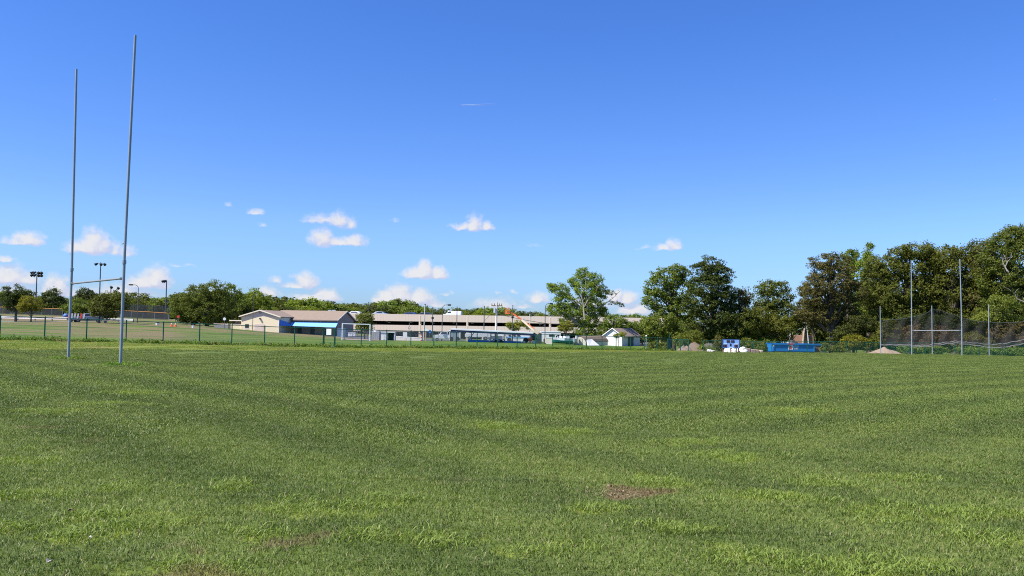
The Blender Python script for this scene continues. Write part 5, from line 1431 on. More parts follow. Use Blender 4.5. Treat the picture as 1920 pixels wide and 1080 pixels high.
def net_wall(p_list, H, label):
    P3 = [G(px, D) for px, D in p_list]; t = thing('backstop_net', label, 'net', P3[0], 0, 'dark ball field nets'); o = t.location
    vs_ = []; uv = []; s_ = 0
    for i, p in enumerate(P3):
        l = p - o; MB().tube([l - Vector((0, 0, .2)), l + Vector((0, 0, H))], .07, 6).build('post', dgalv, t)
        if i: s_ += (p - P3[i - 1]).length
        vs_ += [tuple(l), tuple(l + Vector((0, 0, H)))]; uv += [(s_, 0), (s_, H)]
    n = len(P3)
    me = bpy.data.meshes.new('netting'); me.from_pydata(vs_, [], [(2 * i, 2 * i + 2, 2 * i + 3, 2 * i + 1) for i in range(n - 1)])
    ul = me.uv_layers.new(name='UVMap')
    for lp in me.loops: ul.data[lp.index].uv = uv[lp.vertex_index]
    link_mesh('netting', me, darkmesh, t)
net_wall([(x, 226) for x in (232, 250, 268, 286, 304, 318)], 3.6, 'tall dark backstop net behind the orange topped fence near the wide tree')
net_wall([(x, 228) for x in (-40, -15, 8, 30, 52)], 3.6, 'tall dark backstop net at the far left edge')
# blue tarpaulins by the ball field
tarp = mat('blue_tarpaulin', (.05, .13, .34), .6, 0, .1)
for px, D, w, h_, lab in ((128, 205, 14, 7, 'blue tarpaulin mound left of the parked pickup'), (168, 205, 12, 10, 'taller blue tarpaulin mound directly behind the pickup'), (193, 205, 15, 9, 'blue tarpaulin mound right of the pickup behind the twin trunks')):
    b_ = G(px, D); s_ = D / F
    m = MB().ball((0, 0, 0), 1, 14, 8); m.v = [(x * w * s_ * .55 * (1 + .1 * math.sin(5 * y)), y * 1.8, max(-.2, z * h_ * s_ * 1.3 * (1 - .15 * abs(x)))) for x, y, z in m.v]
    tag(m.build('tarpaulin_mound', tarp, None, b_, smooth=True), lab, 'tarpaulin', 'blue tarpaulins by the ball field')
# pickup
tp = car('pickup_truck', 'blue grey pickup parked under the trees between the goal posts', G(166, 164), math.radians(24), (.26, .29, .38), 'pickup', 5.6, 1.9, 1.8)
MB().tube([(.3, -.8, 1.3), (.5, -.8, 1.75), (1.1, -.8, 1.15)], .07, 6).build('sport_bar', white, tp)
rdm = mat('red_paint', (.55, .05, .04), .5)
cl = thing('barricade_trailer', 'small trailer with red and white barricade boards left of the pickup', 'trailer', G(147, 163), 0)
MB().box(-1.9, 1.9, -.8, .8, .45, .65).build('bed', dgalv, cl)
for k in range(6):
    x = -1.75 + k * .6
    MB().add([(x, -.84, .66), (x + .32, -.84, .66), (x + .52, -.84, 1.75), (x + .2, -.84, 1.75), (x, -.78, .66), (x + .32, -.78, .66), (x + .52, -.78, 1.75), (x + .2, -.78, 1.75)],
             [(0, 1, 2, 3), (7, 6, 5, 4), (0, 4, 5, 1), (2, 6, 7, 3), (1, 5, 6, 2), (0, 3, 7, 4)]).build('board', rdm if k in (0, 4) else mat('dull_white_board', (.42, .42, .44)), cl)
for x in (-1.0,):
    for y in (-.85, .85): MB().tube([(x, y - .1, .35), (x, y + .1, .35)], .35, 14).build('wheel', black, cl)
# bank furniture
for px, D, hgt, lab in ((295.5, 160, 4, 'white bin on the bank left of the orange cones'), (197, 162, 3, 'low grey box on the dry bank right of the nearer goal post')):
    b_ = G(px, D); s_ = D / F
    t = thing('litter_bin', lab, 'bin', b_); MB().tube([(0, 0, 0), (0, 0, hgt * s_ * 1.1)], [.30, .34], 12).build('drum', white if px > 290 else mat('grey_steel', (.28, .30, .31)), t)
    MB().tube([(0, 0, hgt * s_ * 1.1), (0, 0, hgt * s_ * 1.1 + .08)], .36, 12).build('rim', dgalv, t)
conem = mat('orange_cone', (.75, .12, .03), .5)
for px, lab in ((322, 'orange traffic cone on the bank nearer the red sign'), (329.5, 'orange traffic cone on the bank nearer the wide olive tree')):
    b_ = G(px, 158); t = thing('traffic_cone', lab, 'traffic cone', b_, 0, 'orange traffic cones on the bank')
    MB().tube([(0, 0, .05), (0, 0, .42)], [.22, .13], 12).build('cone', conem, t); MB().tube([(0, 0, .42), (0, 0, .62)], [.13, .09], 12).build('collar', white, t)
    MB().tube([(0, 0, .62), (0, 0, .85)], [.09, .04], 12).build('tip', conem, t); MB().box(-.28, .28, -.28, .28, 0, .05).build('base', conem, t)
b_ = G(334, 166); t = thing('road_sign', 'small red sign on a post beside the wide olive tree', 'sign', b_); H = Zat(334, 593, 166) - b_.z
MB().tube([(0, 0, 0), (0, 0, H)], .04, 6).build('post', galv, t); MB().box(-.26, .26, -.045, -.02, H - .3, H + .15).build('plate', rdm, t)
b_ = G(362, 156); MBp = MB().box(-.16, .16, -.16, .16, 0, .55).box(-.19, .19, -.19, .19, .551, .60); tag(MBp.build('bollard', white, None, b_), 'short white bollard below the wide olive tree', 'bollard')
b_ = G(421, 168); t = thing('round_sign', 'white round sign on a post left of the pavilion', 'sign', b_); H = Zat(421, 598, 168) - b_.z
MB().tube([(0, 0, 0), (0, 0, H)], .05, 6).build('post', dgalv, t); MB().tube([(0, -.09, H), (0, -.05, H)], .30, 18).build('disc', white, t)
Pa, Pb = G(402, 172), G(432, 170)
t = thing('low_wall', 'low grey wall with pale cap left of the pavilion', 'wall', Pa, math.atan2(Pb.y - Pa.y, Pb.x - Pa.x)); L_ = (Pb - Pa).length - .5
za = Zat(402, 608, 172) - Pa.z
MB().box(0, L_, 0, .3, -.6, za).build('wall_body', mat('grey_block', (.16, .16, .17), .9), t); MB().box(-.1, L_ + .0, -.08, .38, za + .002, za + .14).build('cap', cream, t)
# soccer goal
ga, gb = G(642, 124), G(694, 124.5)
t = thing('soccer_goal', 'white soccer goal behind the long green fence', 'soccer goal', (ga + gb) / 2)
la, lb = ga - t.location, gb - t.location; H = 2.44
for l in (la, lb): MB().box(l.x - .07, l.x + .07, l.y - .07, l.y + .07, l.z - .1, l.z + H).build('post', white, t)
zc = Zat(668, 607.6, 124) - t.location.z
MB().add([(la.x - .07, la.y - .06, la.z + H + .002), (lb.x + .07, lb.y - .06, lb.z + H + .002), (lb.x + .07, lb.y - .06, lb.z + H + .14), (la.x - .07, la.y - .06, la.z + H + .14),
          (la.x - .07, la.y + .06, la.z + H + .002), (lb.x + .07, lb.y + .06, lb.z + H + .002), (lb.x + .07, lb.y + .06, lb.z + H + .14), (la.x - .07, la.y + .06, la.z + H + .14)],
         [(0, 1, 2, 3), (7, 6, 5, 4), (0, 4, 5, 1), (3, 2, 6, 7), (0, 3, 7, 4), (1, 5, 6, 2)]).build('crossbar', white, t)
for l in (la, lb):
    MB().tube([l + Vector((0, 0, H)), l + Vector((0, .9, H - .1)), l + Vector((0, 2.0, .05))], .04, 6).build('stanchion', galv, t)
MB().tube([la + Vector((0, 2, .05)), lb + Vector((0, 2, .05))], .04, 6).build('ground_bar', galv, t)

# ------------------------------------------------------------------ the works yard between fence and garage
def gbox(name, lab, cat, px0, px1, ytop, ybot, D, dep, mt, lid=None, bev=.03):
    a = G((px0 + px1) / 2, D); a.z = Zat((px0 + px1) / 2, ybot, D); W_ = (px1 - px0) / F * D; H_ = (ybot - ytop) / F * D
    t = thing(name, lab, cat, a)
    MB().box(-W_ / 2, W_ / 2, 0, dep, -.3, H_).build('body', mt, t, bevel=bev)
    return t, W_, H_
for px, lab in ((655, 'white bin left of the pair by the lockers'), (659.5, 'taller white bin in the middle of the row by the lockers'), (665, 'white bin at the right end of the row by the lockers')):
    t, W_, H_ = gbox('wheeled_bin', lab, 'bin', px - 2, px + 2, 624, 628, 176, .8, white); tag(t, group='white bins near the lockers')
    MB().box(-W_ / 2 - .03, W_ / 2 + .03, -.05, .85, H_ + .003, H_ + .07).build('lid', white, t)
t, W_, H_ = gbox('storage_tank', 'weathered grey storage tank between goal and white shelter', 'tank', 697, 712, 621.5, 638, 142, 1.6, stripe_mat('weathered_grey', (.30, .31, .32), (.18, .19, .20), .35, 0, .12, .8, .25))
MB().ball((0, .8, H_ + .002), .7, 12, 6, .35).build('dome', mat('grey_steel', (.28, .30, .31)), t)
# white shelter, open at the right half
a = G(727, 145); a.z = Zat(727, 637.8, 145); s_ = 145 / F; W_ = 26.5 * s_; H_ = 15.5 * s_
t = thing('site_shelter', 'small white shelter with a dark open doorway', 'shelter', a)
x0, x1 = -W_ / 2, W_ / 2; xm = x0 + W_ * .48
MB().box(x0, xm, 0, 1.8, -.3, H_ - .13).build('wall', whites, t)
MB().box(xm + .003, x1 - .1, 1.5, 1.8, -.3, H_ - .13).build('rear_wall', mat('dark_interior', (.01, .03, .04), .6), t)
MB().box(x1 - .097, x1, 0, 1.8, -.3, H_ - .13).build('side_panel', white, t)
MB().box(x0 - .05, x1 + .05, -.1, 1.9, H_ - .127, H_).build('roof', white, t)
MB().box(x0 + .5, xm - .4, -.03, -.003, .1, H_ - .5).build('hatch', mat('pale_panel', (.70, .72, .74), .5), t)
# low white barrier
pa, pb = G(741, 168), G(792, 166); t = thing('low_barrier', 'low white concrete barrier under the round road sign', 'barrier', pa, math.atan2(pb.y - pa.y, pb.x - pa.x)); L_ = (pb - pa).length
zt_ = Zat(741, 631.2, 168) - pa.z; zb_ = Zat(792, 634.8, 166) - pa.z
MB().add([(0, 0, -.5), (L_, 0, -.5), (L_, 0, zb_), (0, 0, zt_), (0, .4, -.5), (L_, .4, -.5), (L_, .4, zb_), (0, .4, zt_)], [(0, 1, 2, 3), (7, 6, 5, 4), (3, 2, 6, 7), (0, 3, 7, 4), (1, 5, 6, 2)]).build('barrier_body', mat('pale_concrete', (.62, .57, .53), .85), t)
MB().add([(0, -.03, zt_ + .003), (L_, -.03, zb_ + .003), (L_, -.03, zb_ + .12), (0, -.03, zt_ + .12), (0, .43, zt_ + .003), (L_, .43, zb_ + .003), (L_, .43, zb_ + .12), (0, .43, zt_ + .12)], [(0, 1, 2, 3), (7, 6, 5, 4), (3, 2, 6, 7), (0, 3, 7, 4), (1, 5, 6, 2)]).build('cap', white, t)
# signs
b_ = G(767.5, 160); t = thing('road_sign', 'round red ringed road sign on a post before the garage', 'sign', b_); H = Zat(767.5, 614.8, 160) - b_.z
MB().tube([(0, 0, 0), (0, 0, H + .9)], .035, 6).build('post', galv, t)
MB().tube([(0, -.06, H), (0, -.04, H)], .25, 20).build('disc', mat('maroon_ring', (.22, .04, .10), .5), t); MB().tube([(0, -.075, H), (0, -.062, H)], .15, 20).build('face', white, t)
for px, py, D, w, h_, lab in ((760, 628, 150, .38, .5, 'white notice on the grey wire fence by the low barrier'), (799.5, 619, 150, .28, .22, 'small white sign above the red hydrant'), (806.5, 621.8, 150, .2, .3, 'small blue sign right of the red hydrant'), (687, 611.5, 168, .3, .25, 'small red and white sign before the round tree')):
    b_ = G(px, D); H = Zat(px, py, D) - b_.z; t = thing('notice_sign', lab, 'sign', b_)
    MB().tube([(0, 0, 0), (0, 0, H)], .03, 6).build('post', galv, t); MB().box(-w, w, -.06, -.035, H - h_, H + h_).build('plate', {799.5: white, 760: white, 806.5: blue2, 687: rdm}[px], t)
    if px == 687: MB().box(-.05, w * .8, -.075, -.062, H - h_ * .6, H + h_ * .6).build('panel', white, t)
b_ = G(791, 155); t = thing('hydrant_post', 'red and white striped post in front of the garage column', 'post', b_); H = Zat(791, 626.8, 155) - b_.z
for k in range(5): MB().tube([(0, 0, H * k / 5), (0, 0, H * (k + 1) / 5 - .003)], .17 if k else .2, 12).build('band', rdm if k % 2 == 0 else white, t)
b_ = G(798.5, 156); t = tag(MB().box(-.1, .1, -.1, .1, 0, Zat(798, 622, 156) - b_.z).build('marker_post', mat('ochre_post', (.62, .38, .15), .6), None, b_), 'ochre marker post right of the red and white post', 'post')
# vehicles under the canopy
van1 = car('white_van', 'white crew pickup facing left before the garage', G(834, 160), math.radians(4), (.78, .78, .78), 'pickup', 4.4, 1.9, 1.9)
t, W_, H_ = gbox('box_trailer', 'grey box trailer with white frame behind the white crew pickup', 'trailer', 843, 863, 621.5, 635, 158, 2.2, mat('box_grey', (.30, .33, .38), .4))
MB().box(-W_ / 2 - .05, -W_ / 2 + .12, -.06, -.003, -.3, H_ + .05).build('frame', white, t); MB().box(W_ / 2 - .12, W_ / 2 + .05, -.06, -.003, -.3, H_ + .05).build('frame', white, t); MB().box(-W_ / 2 - .1, W_ / 2 + .05, -.1, 2.3, H_ + .053, H_ + .22).build('roof', white, t)
for x in (-W_ * .3, W_ * .3): MB().tube([(x, -.12, .0), (x, .12, .0)], .36, 14).build('wheel', black, t)
# long canopy
CP_ = Plane(845, 146, math.radians(2)); t = thing('canopy', 'long flat white canopy with dark blue fascia before the garage', 'canopy', CP_.o, CP_.rz)
pr = [CP_(px, 617 + (px - 845) * .047) for px in (845, 925, 1000)]
for (s0, z0), (s1, z1) in zip(pr[:-1], pr[1:]):
    MB().add([(s0, 0, z0 - .12), (s1, 0, z1 - .12), (s1, 0, z1 + .12), (s0, 0, z0 + .12), (s0, 3.5, z0 - .12), (s1, 3.5, z1 - .12), (s1, 3.5, z1 + .12), (s0, 3.5, z0 + .12)], [(0, 1, 2, 3), (7, 6, 5, 4), (0, 4, 5, 1), (3, 2, 6, 7), (0, 3, 7, 4), (1, 5, 6, 2)]).build('roof', white, t)
    MB().add([(s0, .05, z0 - .50), (s1, .05, z1 - .50), (s1, .05, z1 - .125), (s0, .05, z0 - .125), (s0, .3, z0 - .50), (s1, .3, z1 - .50), (s1, .3, z1 - .125), (s0, .3, z0 - .125)], [(0, 1, 2, 3), (7, 6, 5, 4), (0, 4, 5, 1), (3, 2, 6, 7), (0, 3, 7, 4), (1, 5, 6, 2)]).build('fascia', mat('maroon_blue_fascia', (.03, .02, .09), .5), t)
for px in (850, 884, 921, 962, 996):
    s0, z0 = CP_(px, 617 + (px - 845) * .047); MB().box(s0 - .09, s0 + .09, 2.9, 3.08, -2.5, z0 - .13).build('post', galv, t)
# second row: cream kiosk, white cab, white coach body
t, W_, H_ = gbox('ticket_kiosk', 'narrow cream kiosk with red panel left of the blue trailer', 'kiosk', 874, 880.5, 624, 640, 158, 1.6, cream); MB().box(-.22, .12, -.04, -.003, H_ * .5, H_ * .8).build('panel', rdm, t)
tr = car('white_truck', 'white cab truck loaded on the blue flatbed trailer', G(896, 156) + Vector((0, 0, .35)), math.radians(3), (.80, .80, .80), 'pickup', 4.8, 2.0, 1.9)
t, W_, H_ = gbox('bus', 'long white bus body with a dark lower window band under the canopy', 'bus', 904, 946, 623.5, 640, 162, 2.4, white)
MB().box(-W_ / 2 + .2, W_ / 2 - .2, -.04, -.003, H_ * .28, H_ * .62).build('window', mat('grey_glass', (.13, .15, .19), .2, spec=.7), t)
for x in (.35, .55): MB().box(W_ * x - W_ * .14, W_ * x - W_ * .13, -.07, -.042, H_ * .28, H_ * .62).build('pillar', white, t)
for x in (-W_ * .35, W_ * .3): MB().tube([(x, -.1, .1), (x, .2, .1)], .42, 14).build('wheel', black, t)
MB().box(-W_ / 2, W_ / 2, -.03, 2.43, H_ + .003, H_ + .2).build('roof', white, t)
t, W_, H_ = gbox('work_truck', 'white service truck body behind the boom lift wheels', 'truck', 948, 996, 626.5, 637.5, 160, 2.2, white)
MB().box(-W_ / 2 + .1, W_ / 2 - .1, -.04, -.003, H_ * .35, H_ * .55).build('stripe', mat('light_blue_stripe', (.20, .45, .75), .4), t)
for k, x in enumerate((-.38, -.2, -.02)): MB().box(W_ * x, W_ * x + .5, -.06, -.042, H_ * .58, H_ * .86).build('window', glass, t)
for x in (-W_ * .35, W_ * .32): MB().tube([(x, -.1, .0), (x, .2, .0)], .42, 14).build('wheel', black, t)
# blue flatbed
FB = Plane(877, 148, math.radians(2)); bl = mat('bright_blue_paint', (.03, .20, .52), .45, 0, .1)
t = thing('flatbed_trailer', 'long bright blue flatbed trailer parked behind the fence', 'trailer', FB.o, FB.rz)
sA, zA = FB(877, 637.5); sB, zB = FB(978, 640.5)
MB().add([(sA, 0, zA - .35), (sB, 0, zB - .3), (sB, 0, zB + .0), (sA, 0, zA + .05), (sA, 2.4, zA - .35), (sB, 2.4, zB - .3), (sB, 2.4, zB + .0), (sA, 2.4, zA + .05)], [(0, 1, 2, 3), (7, 6, 5, 4), (0, 4, 5, 1), (3, 2, 6, 7), (0, 3, 7, 4), (1, 5, 6, 2)]).build('bed', bl, t)
for px in (930, 940): s0, z0 = FB(px, 641); MB().tube([(s0, -.15, z0), (s0, .15, z0)], .38, 14).build('wheel', black, t)
s0, z0 = FB(935, 638); MB().prism([(s0 - 1.3, z0 - .1), (s0 - .9, z0 + .25), (s0 + .9, z0 + .25), (s0 + 1.3, z0 - .1), (s0 + 1.0, z0 - .1), (s0 + .75, z0 + .12), (s0 - .75, z0 + .12), (s0 - 1.0, z0 - .1)], -.25, -.01).build('mudguard', bl, t)
s0, z0 = FB(884, 637); MB().tube([(s0 - .5, .5, z0), (s0 + .6, .5, z0 + 1.5)], .06, 6).build('ramp_arm', galv, t)
for px in (918,): s0, z0 = FB(px, 639.5); MB().ball((s0, -.3, z0 + .1), .22).build('jack_wheel', white, t)
# boom lift
lo = mat('lift_orange', (.80, .17, .06), .45, 0, .06); lcream = mat('lift_cream', (.80, .68, .48), .5)
BD_ = 150; B0 = G(990, BD_); B0.z = Zat(990, 643.3, BD_)
t = thing('boom_lift', 'orange boom lift with its basket raised high to the left', 'boom lift', B0)
bp = lambda x, y, dy=0.0: Vector(ray(x, y) * (BD_ + dy)) + Vector((0, 0, EYE)) - B0
pB = bp(1009, 626.5); pM = bp(975, 597); pT = bp(958, 585.5)
def beam(a, b_, w, nm, mt):
    d = (b_ - a).normalized(); u = Vector((0, 1, 0)); v_ = d.cross(u).normalized(); vs_ = []
    for p in (a, b_):
        for su, sv in ((-1, -1), (1, -1), (1, 1), (-1, 1)): vs_.append(p + u * su * w * .5 + v_ * sv * w * .5)
    return MB().add(vs_, [(3, 2, 1, 0), (4, 5, 6, 7), (0, 1, 5, 4), (1, 2, 6, 5), (2, 3, 7, 6), (3, 0, 4, 7)]).build(nm, mt, t)
beam(pB, pM.lerp(pB, .1), .34, 'lower_boom', lcream); beam(pM, pT, .26, 'upper_boom', lo); beam(pM.lerp(pT, -.0), pM.lerp(pB, .75) + Vector((.15, -.21, .28)), .14, 'hydraulic_ram', lo)
beam(pT, bp(953, 583.5), .16, 'jib', dgalv)
bk = thing('tmp', None, None, (0, 0, 0)); bpy.data.objects.remove(bk)
c_ = bp(951.5, 588); r1, r2 = .42, .32; m = MB()
for z in (0, .5, 1.0):
    pts_ = [c_ + Vector((sx * r1, sy * r2, z)) for sx, sy in ((-1, -1), (1, -1), (1, 1), (-1, 1), (-1, -1))]; m.tube(pts_, .045, 5)
for sx in (-1, -.33, .33, 1):
    for sy in (-1, 1): m.tube([c_ + Vector((sx * r1, sy * r2, 0)), c_ + Vector((sx * r1, sy * r2, 1.0))], .04, 5)
m.box(c_.x - r1, c_.x + r1, c_.y - r2, c_.y + r2, c_.z - .08, c_.z - .002).box(c_.x - r1 * .9, c_.x - .05, c_.y - r2 - .02, c_.y - r2 - .001, c_.z, c_.z + .5)
m.build('basket', lo, t)
a, b_ = bp(996, 643), bp(1012, 643)
turret = MB().box(bp(983, 640).x, bp(998, 640).x, -.9, .9, bp(990, 640).z, bp(990, 634).z).build('chassis', lo, t, bevel=.05)
MB().box(bp(997, 640).x + .01, bp(1013, 640).x, -.8, .8, bp(990, 636).z, bp(990, 627.5).z).build('counterweight', mat('dark_green_box', (.05, .10, .09), .5), t, bevel=.04)
for px, r_, mt in ((982.5, .34, white), (1001.5, .34, white), (985.5, .48, black)):
    p = bp(px, 641.5 if r_ < .4 else 638); wl = MB().tube([(p.x, -1.0, p.z), (p.x, -.75, p.z)], r_, 16).build('wheel', black, t)
    MB().tube([(p.x, -1.03, p.z), (p.x, -1.002, p.z)], r_ * (.8 if mt is white else .5), 14).build('rim', mt, wl)
# green container, white camper, cream crate, boats
t, W_, H_ = gbox('green_container', 'dark green steel container right of the boom lift', 'container', 1004, 1016, 626, 643, 154, 2.4, stripe_mat('green_ribs', (.035, .085, .075), (.02, .05, .045), .25, 0, .2, .5))
MB().box(-W_ / 2, W_ / 2, -.04, 2.44, H_ + .003, H_ + .1).build('lid', mat('rust_lid', (.22, .08, .05), .7), t)
t, W_, H_ = gbox('camper', 'white camper body with a dark rear window by the boats', 'camper', 1015, 1052, 622.8, 638, 166, 2.4, white)
MB().box(-W_ * .10, W_ * .17, -.04, -.003, H_ * .45, H_ * .75).build('window', glass, t); MB().box(W_ * .24, W_ * .32, -.04, -.003, H_ * .40, H_ * .6).build('window', glass, t); MB().box(W_ * .36, W_ * .44, -.04, -.003, H_ * .40, H_ * .6).build('window', glass, t)
MB().box(-W_ / 2 - .05, W_ / 2 + .05, -.06, 2.46, H_ + .003, H_ + .16).build('roof', white, t)
for x in (-W_ * .3, W_ * .3): MB().tube([(x, -.05, .0), (x, .2, .0)], .35, 14).build('wheel', black, t)
t, W_, H_ = gbox('crate', 'square cream crate standing in front of the white camper', 'crate', 1023.5, 1036, 632.5, 643.2, 150, 1.2, creamd)
MB().box(-W_ / 2 - .02, W_ / 2 + .02, -.03, -.003, H_ - .1, H_ + .0).build('rim', white, t)
def boat(px, D, L_, hgt, rz, hull, lab):
    b_ = G(px, D); t = thing('boat', lab, 'boat', b_, rz, 'boats stored on the ground')
    m = MB(); n = 9; vs_ = []
    for i in range(n):
        f_ = i / (n - 1); x = -L_ / 2 + L_ * f_; w = .9 * (1 - f_ ** 3.2) + .02; k = .25 * f_ ** 2
        vs_ += [(x, -w, hgt + k), (x, -w * .8, hgt * .5 + k), (x, 0, .15 + k * 1.2), (x, w * .8, hgt * .5 + k), (x, w, hgt + k)]
    fs_ = [(i * 5 + j, (i + 1) * 5 + j, (i + 1) * 5 + j + 1, i * 5 + j + 1) for i in range(n - 1) for j in range(4)] + [(0, 1, 2, 3, 4)] + [(i * 5 + 4, (i + 1) * 5 + 4, (i + 1) * 5, i * 5) for i in range(n - 1)]
    m.add(vs_, fs_); m.build('hull', hull, t, smooth=False)
    MB().box(-L_ * .15, L_ * .1, -.45, .45, hgt + .01, hgt + .5).build('console', white, t); MB().box(L_ * .08, L_ * .11, -.45, .45, hgt + .5, hgt + .85).build('windscreen', glass, t)
    MB().box(-L_ / 2 - .3, -L_ / 2 - .02, -.2, .2, hgt * .3, hgt + .55).build('motor', mat('pale_grey_motor', (.5, .5, .55), .4), t)
    return t
teal = mat('teal_hull', (.03, .22, .20), .4)
boat(1052, 152, 4.4, .75, math.radians(176), teal, 'boat with teal hull beside the barn shaped shed')
boat(1062, 157, 4.0, 1.15, math.radians(200), white, 'white motor boat raised behind the teal hulled boat')
boat(1050, 158, 3.4, 1.0, math.radians(160), mat('pale_grey_motor', (.5, .5, .55)), 'pale grey boat partly hidden behind the crate')
# white post and small caution marker near the sheds
b_ = G(1212, 127); t = thing('lamp_stub', 'pale post with white knob right of the white shed', 'post', b_); H = Zat(1212, 631, 127) - b_.z
MB().tube([(0, 0, 0), (0, 0, H)], .06, 8).build('shaft', galv, t); MB().ball((0, 0, H + .1), .13).build('knob', white, t)

# ------------------------------------------------------------------ scoreboard and its surroundings
SB = Plane(1371, 112.5, 0); s_ = 112.5 / F
t = thing('scoreboard', 'light blue electronic scoreboard on short brown posts', 'scoreboard', G(1371, 112.5))
o = t.location
X = lambda px: (px - 1371) * s_
Zp = lambda py: Zat(1371, py, 112.5) - o.z
sbb = mat('scoreboard_blue', (.26, .45, .85), .5, 0, .04); sbd = mat('scoreboard_dark', (.02, .015, .025), .3)
MB().box(X(1355.5), X(1386.5), 0, .28, Zp(653), Zp(636.5)).build('panel', sbb, t, bevel=.02)
MB().box(X(1355), X(1387), -.02, .30, Zp(636.4), Zp(635.9)).build('top_trim', mat('navy_trim', (.03, .05, .12), .5), t)
for a, b_ in ((1355, 1355.6), (1386.4, 1387)): MB().box(X(a) - .03, X(b_) + .03, -.02, .30, Zp(653), Zp(636.5)).build('side_trim', mat('navy_trim', (.03, .05, .12), .5), t)
for a, b_, c_, d_ in ((1362.5, 1365.3, 637.8, 642.4), (1365.9, 1368.7, 637.8, 642.4), (1370.9, 1373.7, 637.8, 642.4), (1374.2, 1377, 637.8, 642.4), (1368.5, 1371.3, 644.2, 648.8), (1356.6, 1359.3, 646.4, 651.2), (1360, 1362.9, 646.4, 651.2), (1377, 1379.8, 646.4, 651.2), (1380.6, 1383.5, 646.4, 651.2)):
    dg = MB().box(X(a), X(b_), -.03, -.003, Zp(d_), Zp(c_)).build('digit', sbd, t)
    w_ = X(b_) - X(a); cx = (X(a) + X(b_)) / 2; zm = (Zp(c_) + Zp(d_)) / 2; hh = Zp(c_) - Zp(d_)
    MB().box(cx + w_ * .18, cx + w_ * .30, -.045, -.032, zm - hh * .36, zm + hh * .36).build('segment', mat('dull_red_segment', (.30, .09, .06), .5), dg)
for a, b_, c_, d_ in ((1357, 1363, 644.4, 645.7), (1377, 1384, 644.4, 645.7), (1367, 1374, 650.7, 652.2)):
    MB().box(X(a), X(b_), -.03, -.003, Zp(d_), Zp(c_)).build('caption_plate', white, t)
for px in (1356.5, 1371, 1381, 1385.5): MB().box(X(px) - .07, X(px) + .07, .05, .2, -.4, Zp(653) - .003).build('leg', mat('rusty_brown', (.20, .10, .06), .8), t)
# crumpled white sheeting, blocks, rubble
def lump(px, D, w, h_, dep, mt, name, lab, cat, seed_, rough_=.25, group=None):
    r2 = np.random.default_rng(seed_); b_ = G(px, D); sc_ = D / F
    bmm = bmesh.new(); bmesh.ops.create_icosphere(bmm, subdivisions=4, radius=1)
    ph = r2.uniform(0, 6.28, (12,)); 
    for v in bmm.verts:
        c = v.co.copy(); n_ = sum(math.sin(c.x * f_ + ph[i]) * math.sin(c.y * f_ * 1.1 + ph[i + 4]) * math.sin(c.z * f_ + ph[i + 8] + 1) / (i + 1) for i, f_ in enumerate((2.3, 4.7, 9.1, 15)))
        f2 = 1 + n_ * rough_ + r2.normal(0, .012)
        v.co = Vector((c.x * f2 * w * sc_ / 2, c.y * f2 * dep, max(-.12, c.z * f2 * h_ * sc_)))
    me = bpy.data.meshes.new(name); bmm.to_mesh(me); bmm.free(); me.polygons.foreach_set('use_smooth', [True] * len(me.polygons))
    return tag(link_mesh(name, me, mt, None, b_), lab, cat, group)
sheet = mat('white_sheeting', (.78, .74, .68), .7, 0, .12, 6, dirt=((.45, .33, .25), .6), bump=.6)
lump(1366, 115.5, 16, 7.5, .7, sheet, 'plastic_sheeting', 'crumpled white sheeting in the middle behind the scoreboard legs', 'plastic sheeting', 31, .4, 'crumpled white sheeting')
lump(1379, 115.2, 15, 8.0, .7, sheet, 'plastic_sheeting', 'crumpled white sheeting bulging behind the right scoreboard leg', 'plastic sheeting', 32, .35, 'crumpled white sheeting')
lump(1394, 117, 16, 8.5, .5, sheet, 'plastic_sheeting', 'crumpled white sheeting curling out right of the scoreboard', 'plastic sheeting', 35, .5, 'crumpled white sheeting')
lump(1334, 117.5, 16, 3.6, .6, mat('grey_rubble', (.40, .38, .38), .9, 0, .3, 6), 'rubble_pile', 'low pile of grey rubble left of the scoreboard', 'rubble', 33, .7)
sand = mat('tan_soil', (.23, .175, .125), .95, 0, .25, 2.5, dirt=((.24, .16, .10), .7), bump=.8)
brown_soil = mat('brown_soil', (.13, .097, .070), .95, 0, .3, 2, dirt=((.14, .10, .07), .8), bump=.9)
def mound(px, D, w, h_, dep, mt, name, lab, cat, seed_, peaks):
    """a heap with slopes: heights over a grid, peaks = (x, y, sharpness, height) in -1..1"""
    r2 = np.random.default_rng(seed_); b_ = G(px, D); sc_ = D / F; W2 = w * sc_ / 2; H2 = h_ * sc_; n = 44
    gx, gy = np.meshgrid(np.linspace(-1, 1, n), np.linspace(-1, 1, n)); z = np.zeros_like(gx)
    for cx, cy, rad, hh in peaks: z = np.maximum(z, hh * np.clip(1 - np.sqrt(((gx - cx) / rad) ** 2 + ((gy - cy) / (rad * 1.1)) ** 2), 0, 1) ** .85)
    nz = sum(np.sin(gx * f_ + r2.uniform(0, 6)) * np.sin(gy * f_ * 1.2 + r2.uniform(0, 6)) / f_ for f_ in (4, 7, 11, 19)) * .55
    z = z * (1 + nz) + (z > .02) * r2.normal(0, .018, gx.shape)
    z[z < .02] = -.12
    x = gx * W2 * (1 + .1 * np.sin(gy * 5 + seed_)); y = gy * dep
    zz = z * H2 + (terr(b_.x + x, b_.y + y) - b_.z)
    V = np.c_[x.ravel(), y.ravel(), zz.ravel()]; idx = np.arange(n * n).reshape(n, n)
    Q = np.stack([idx[:-1, :-1], idx[:-1, 1:], idx[1:, 1:], idx[1:, :-1]], -1).reshape(-1, 4)
    return tag(link_mesh(name, np_mesh(name, V, Q), mt, None, b_), lab, cat)
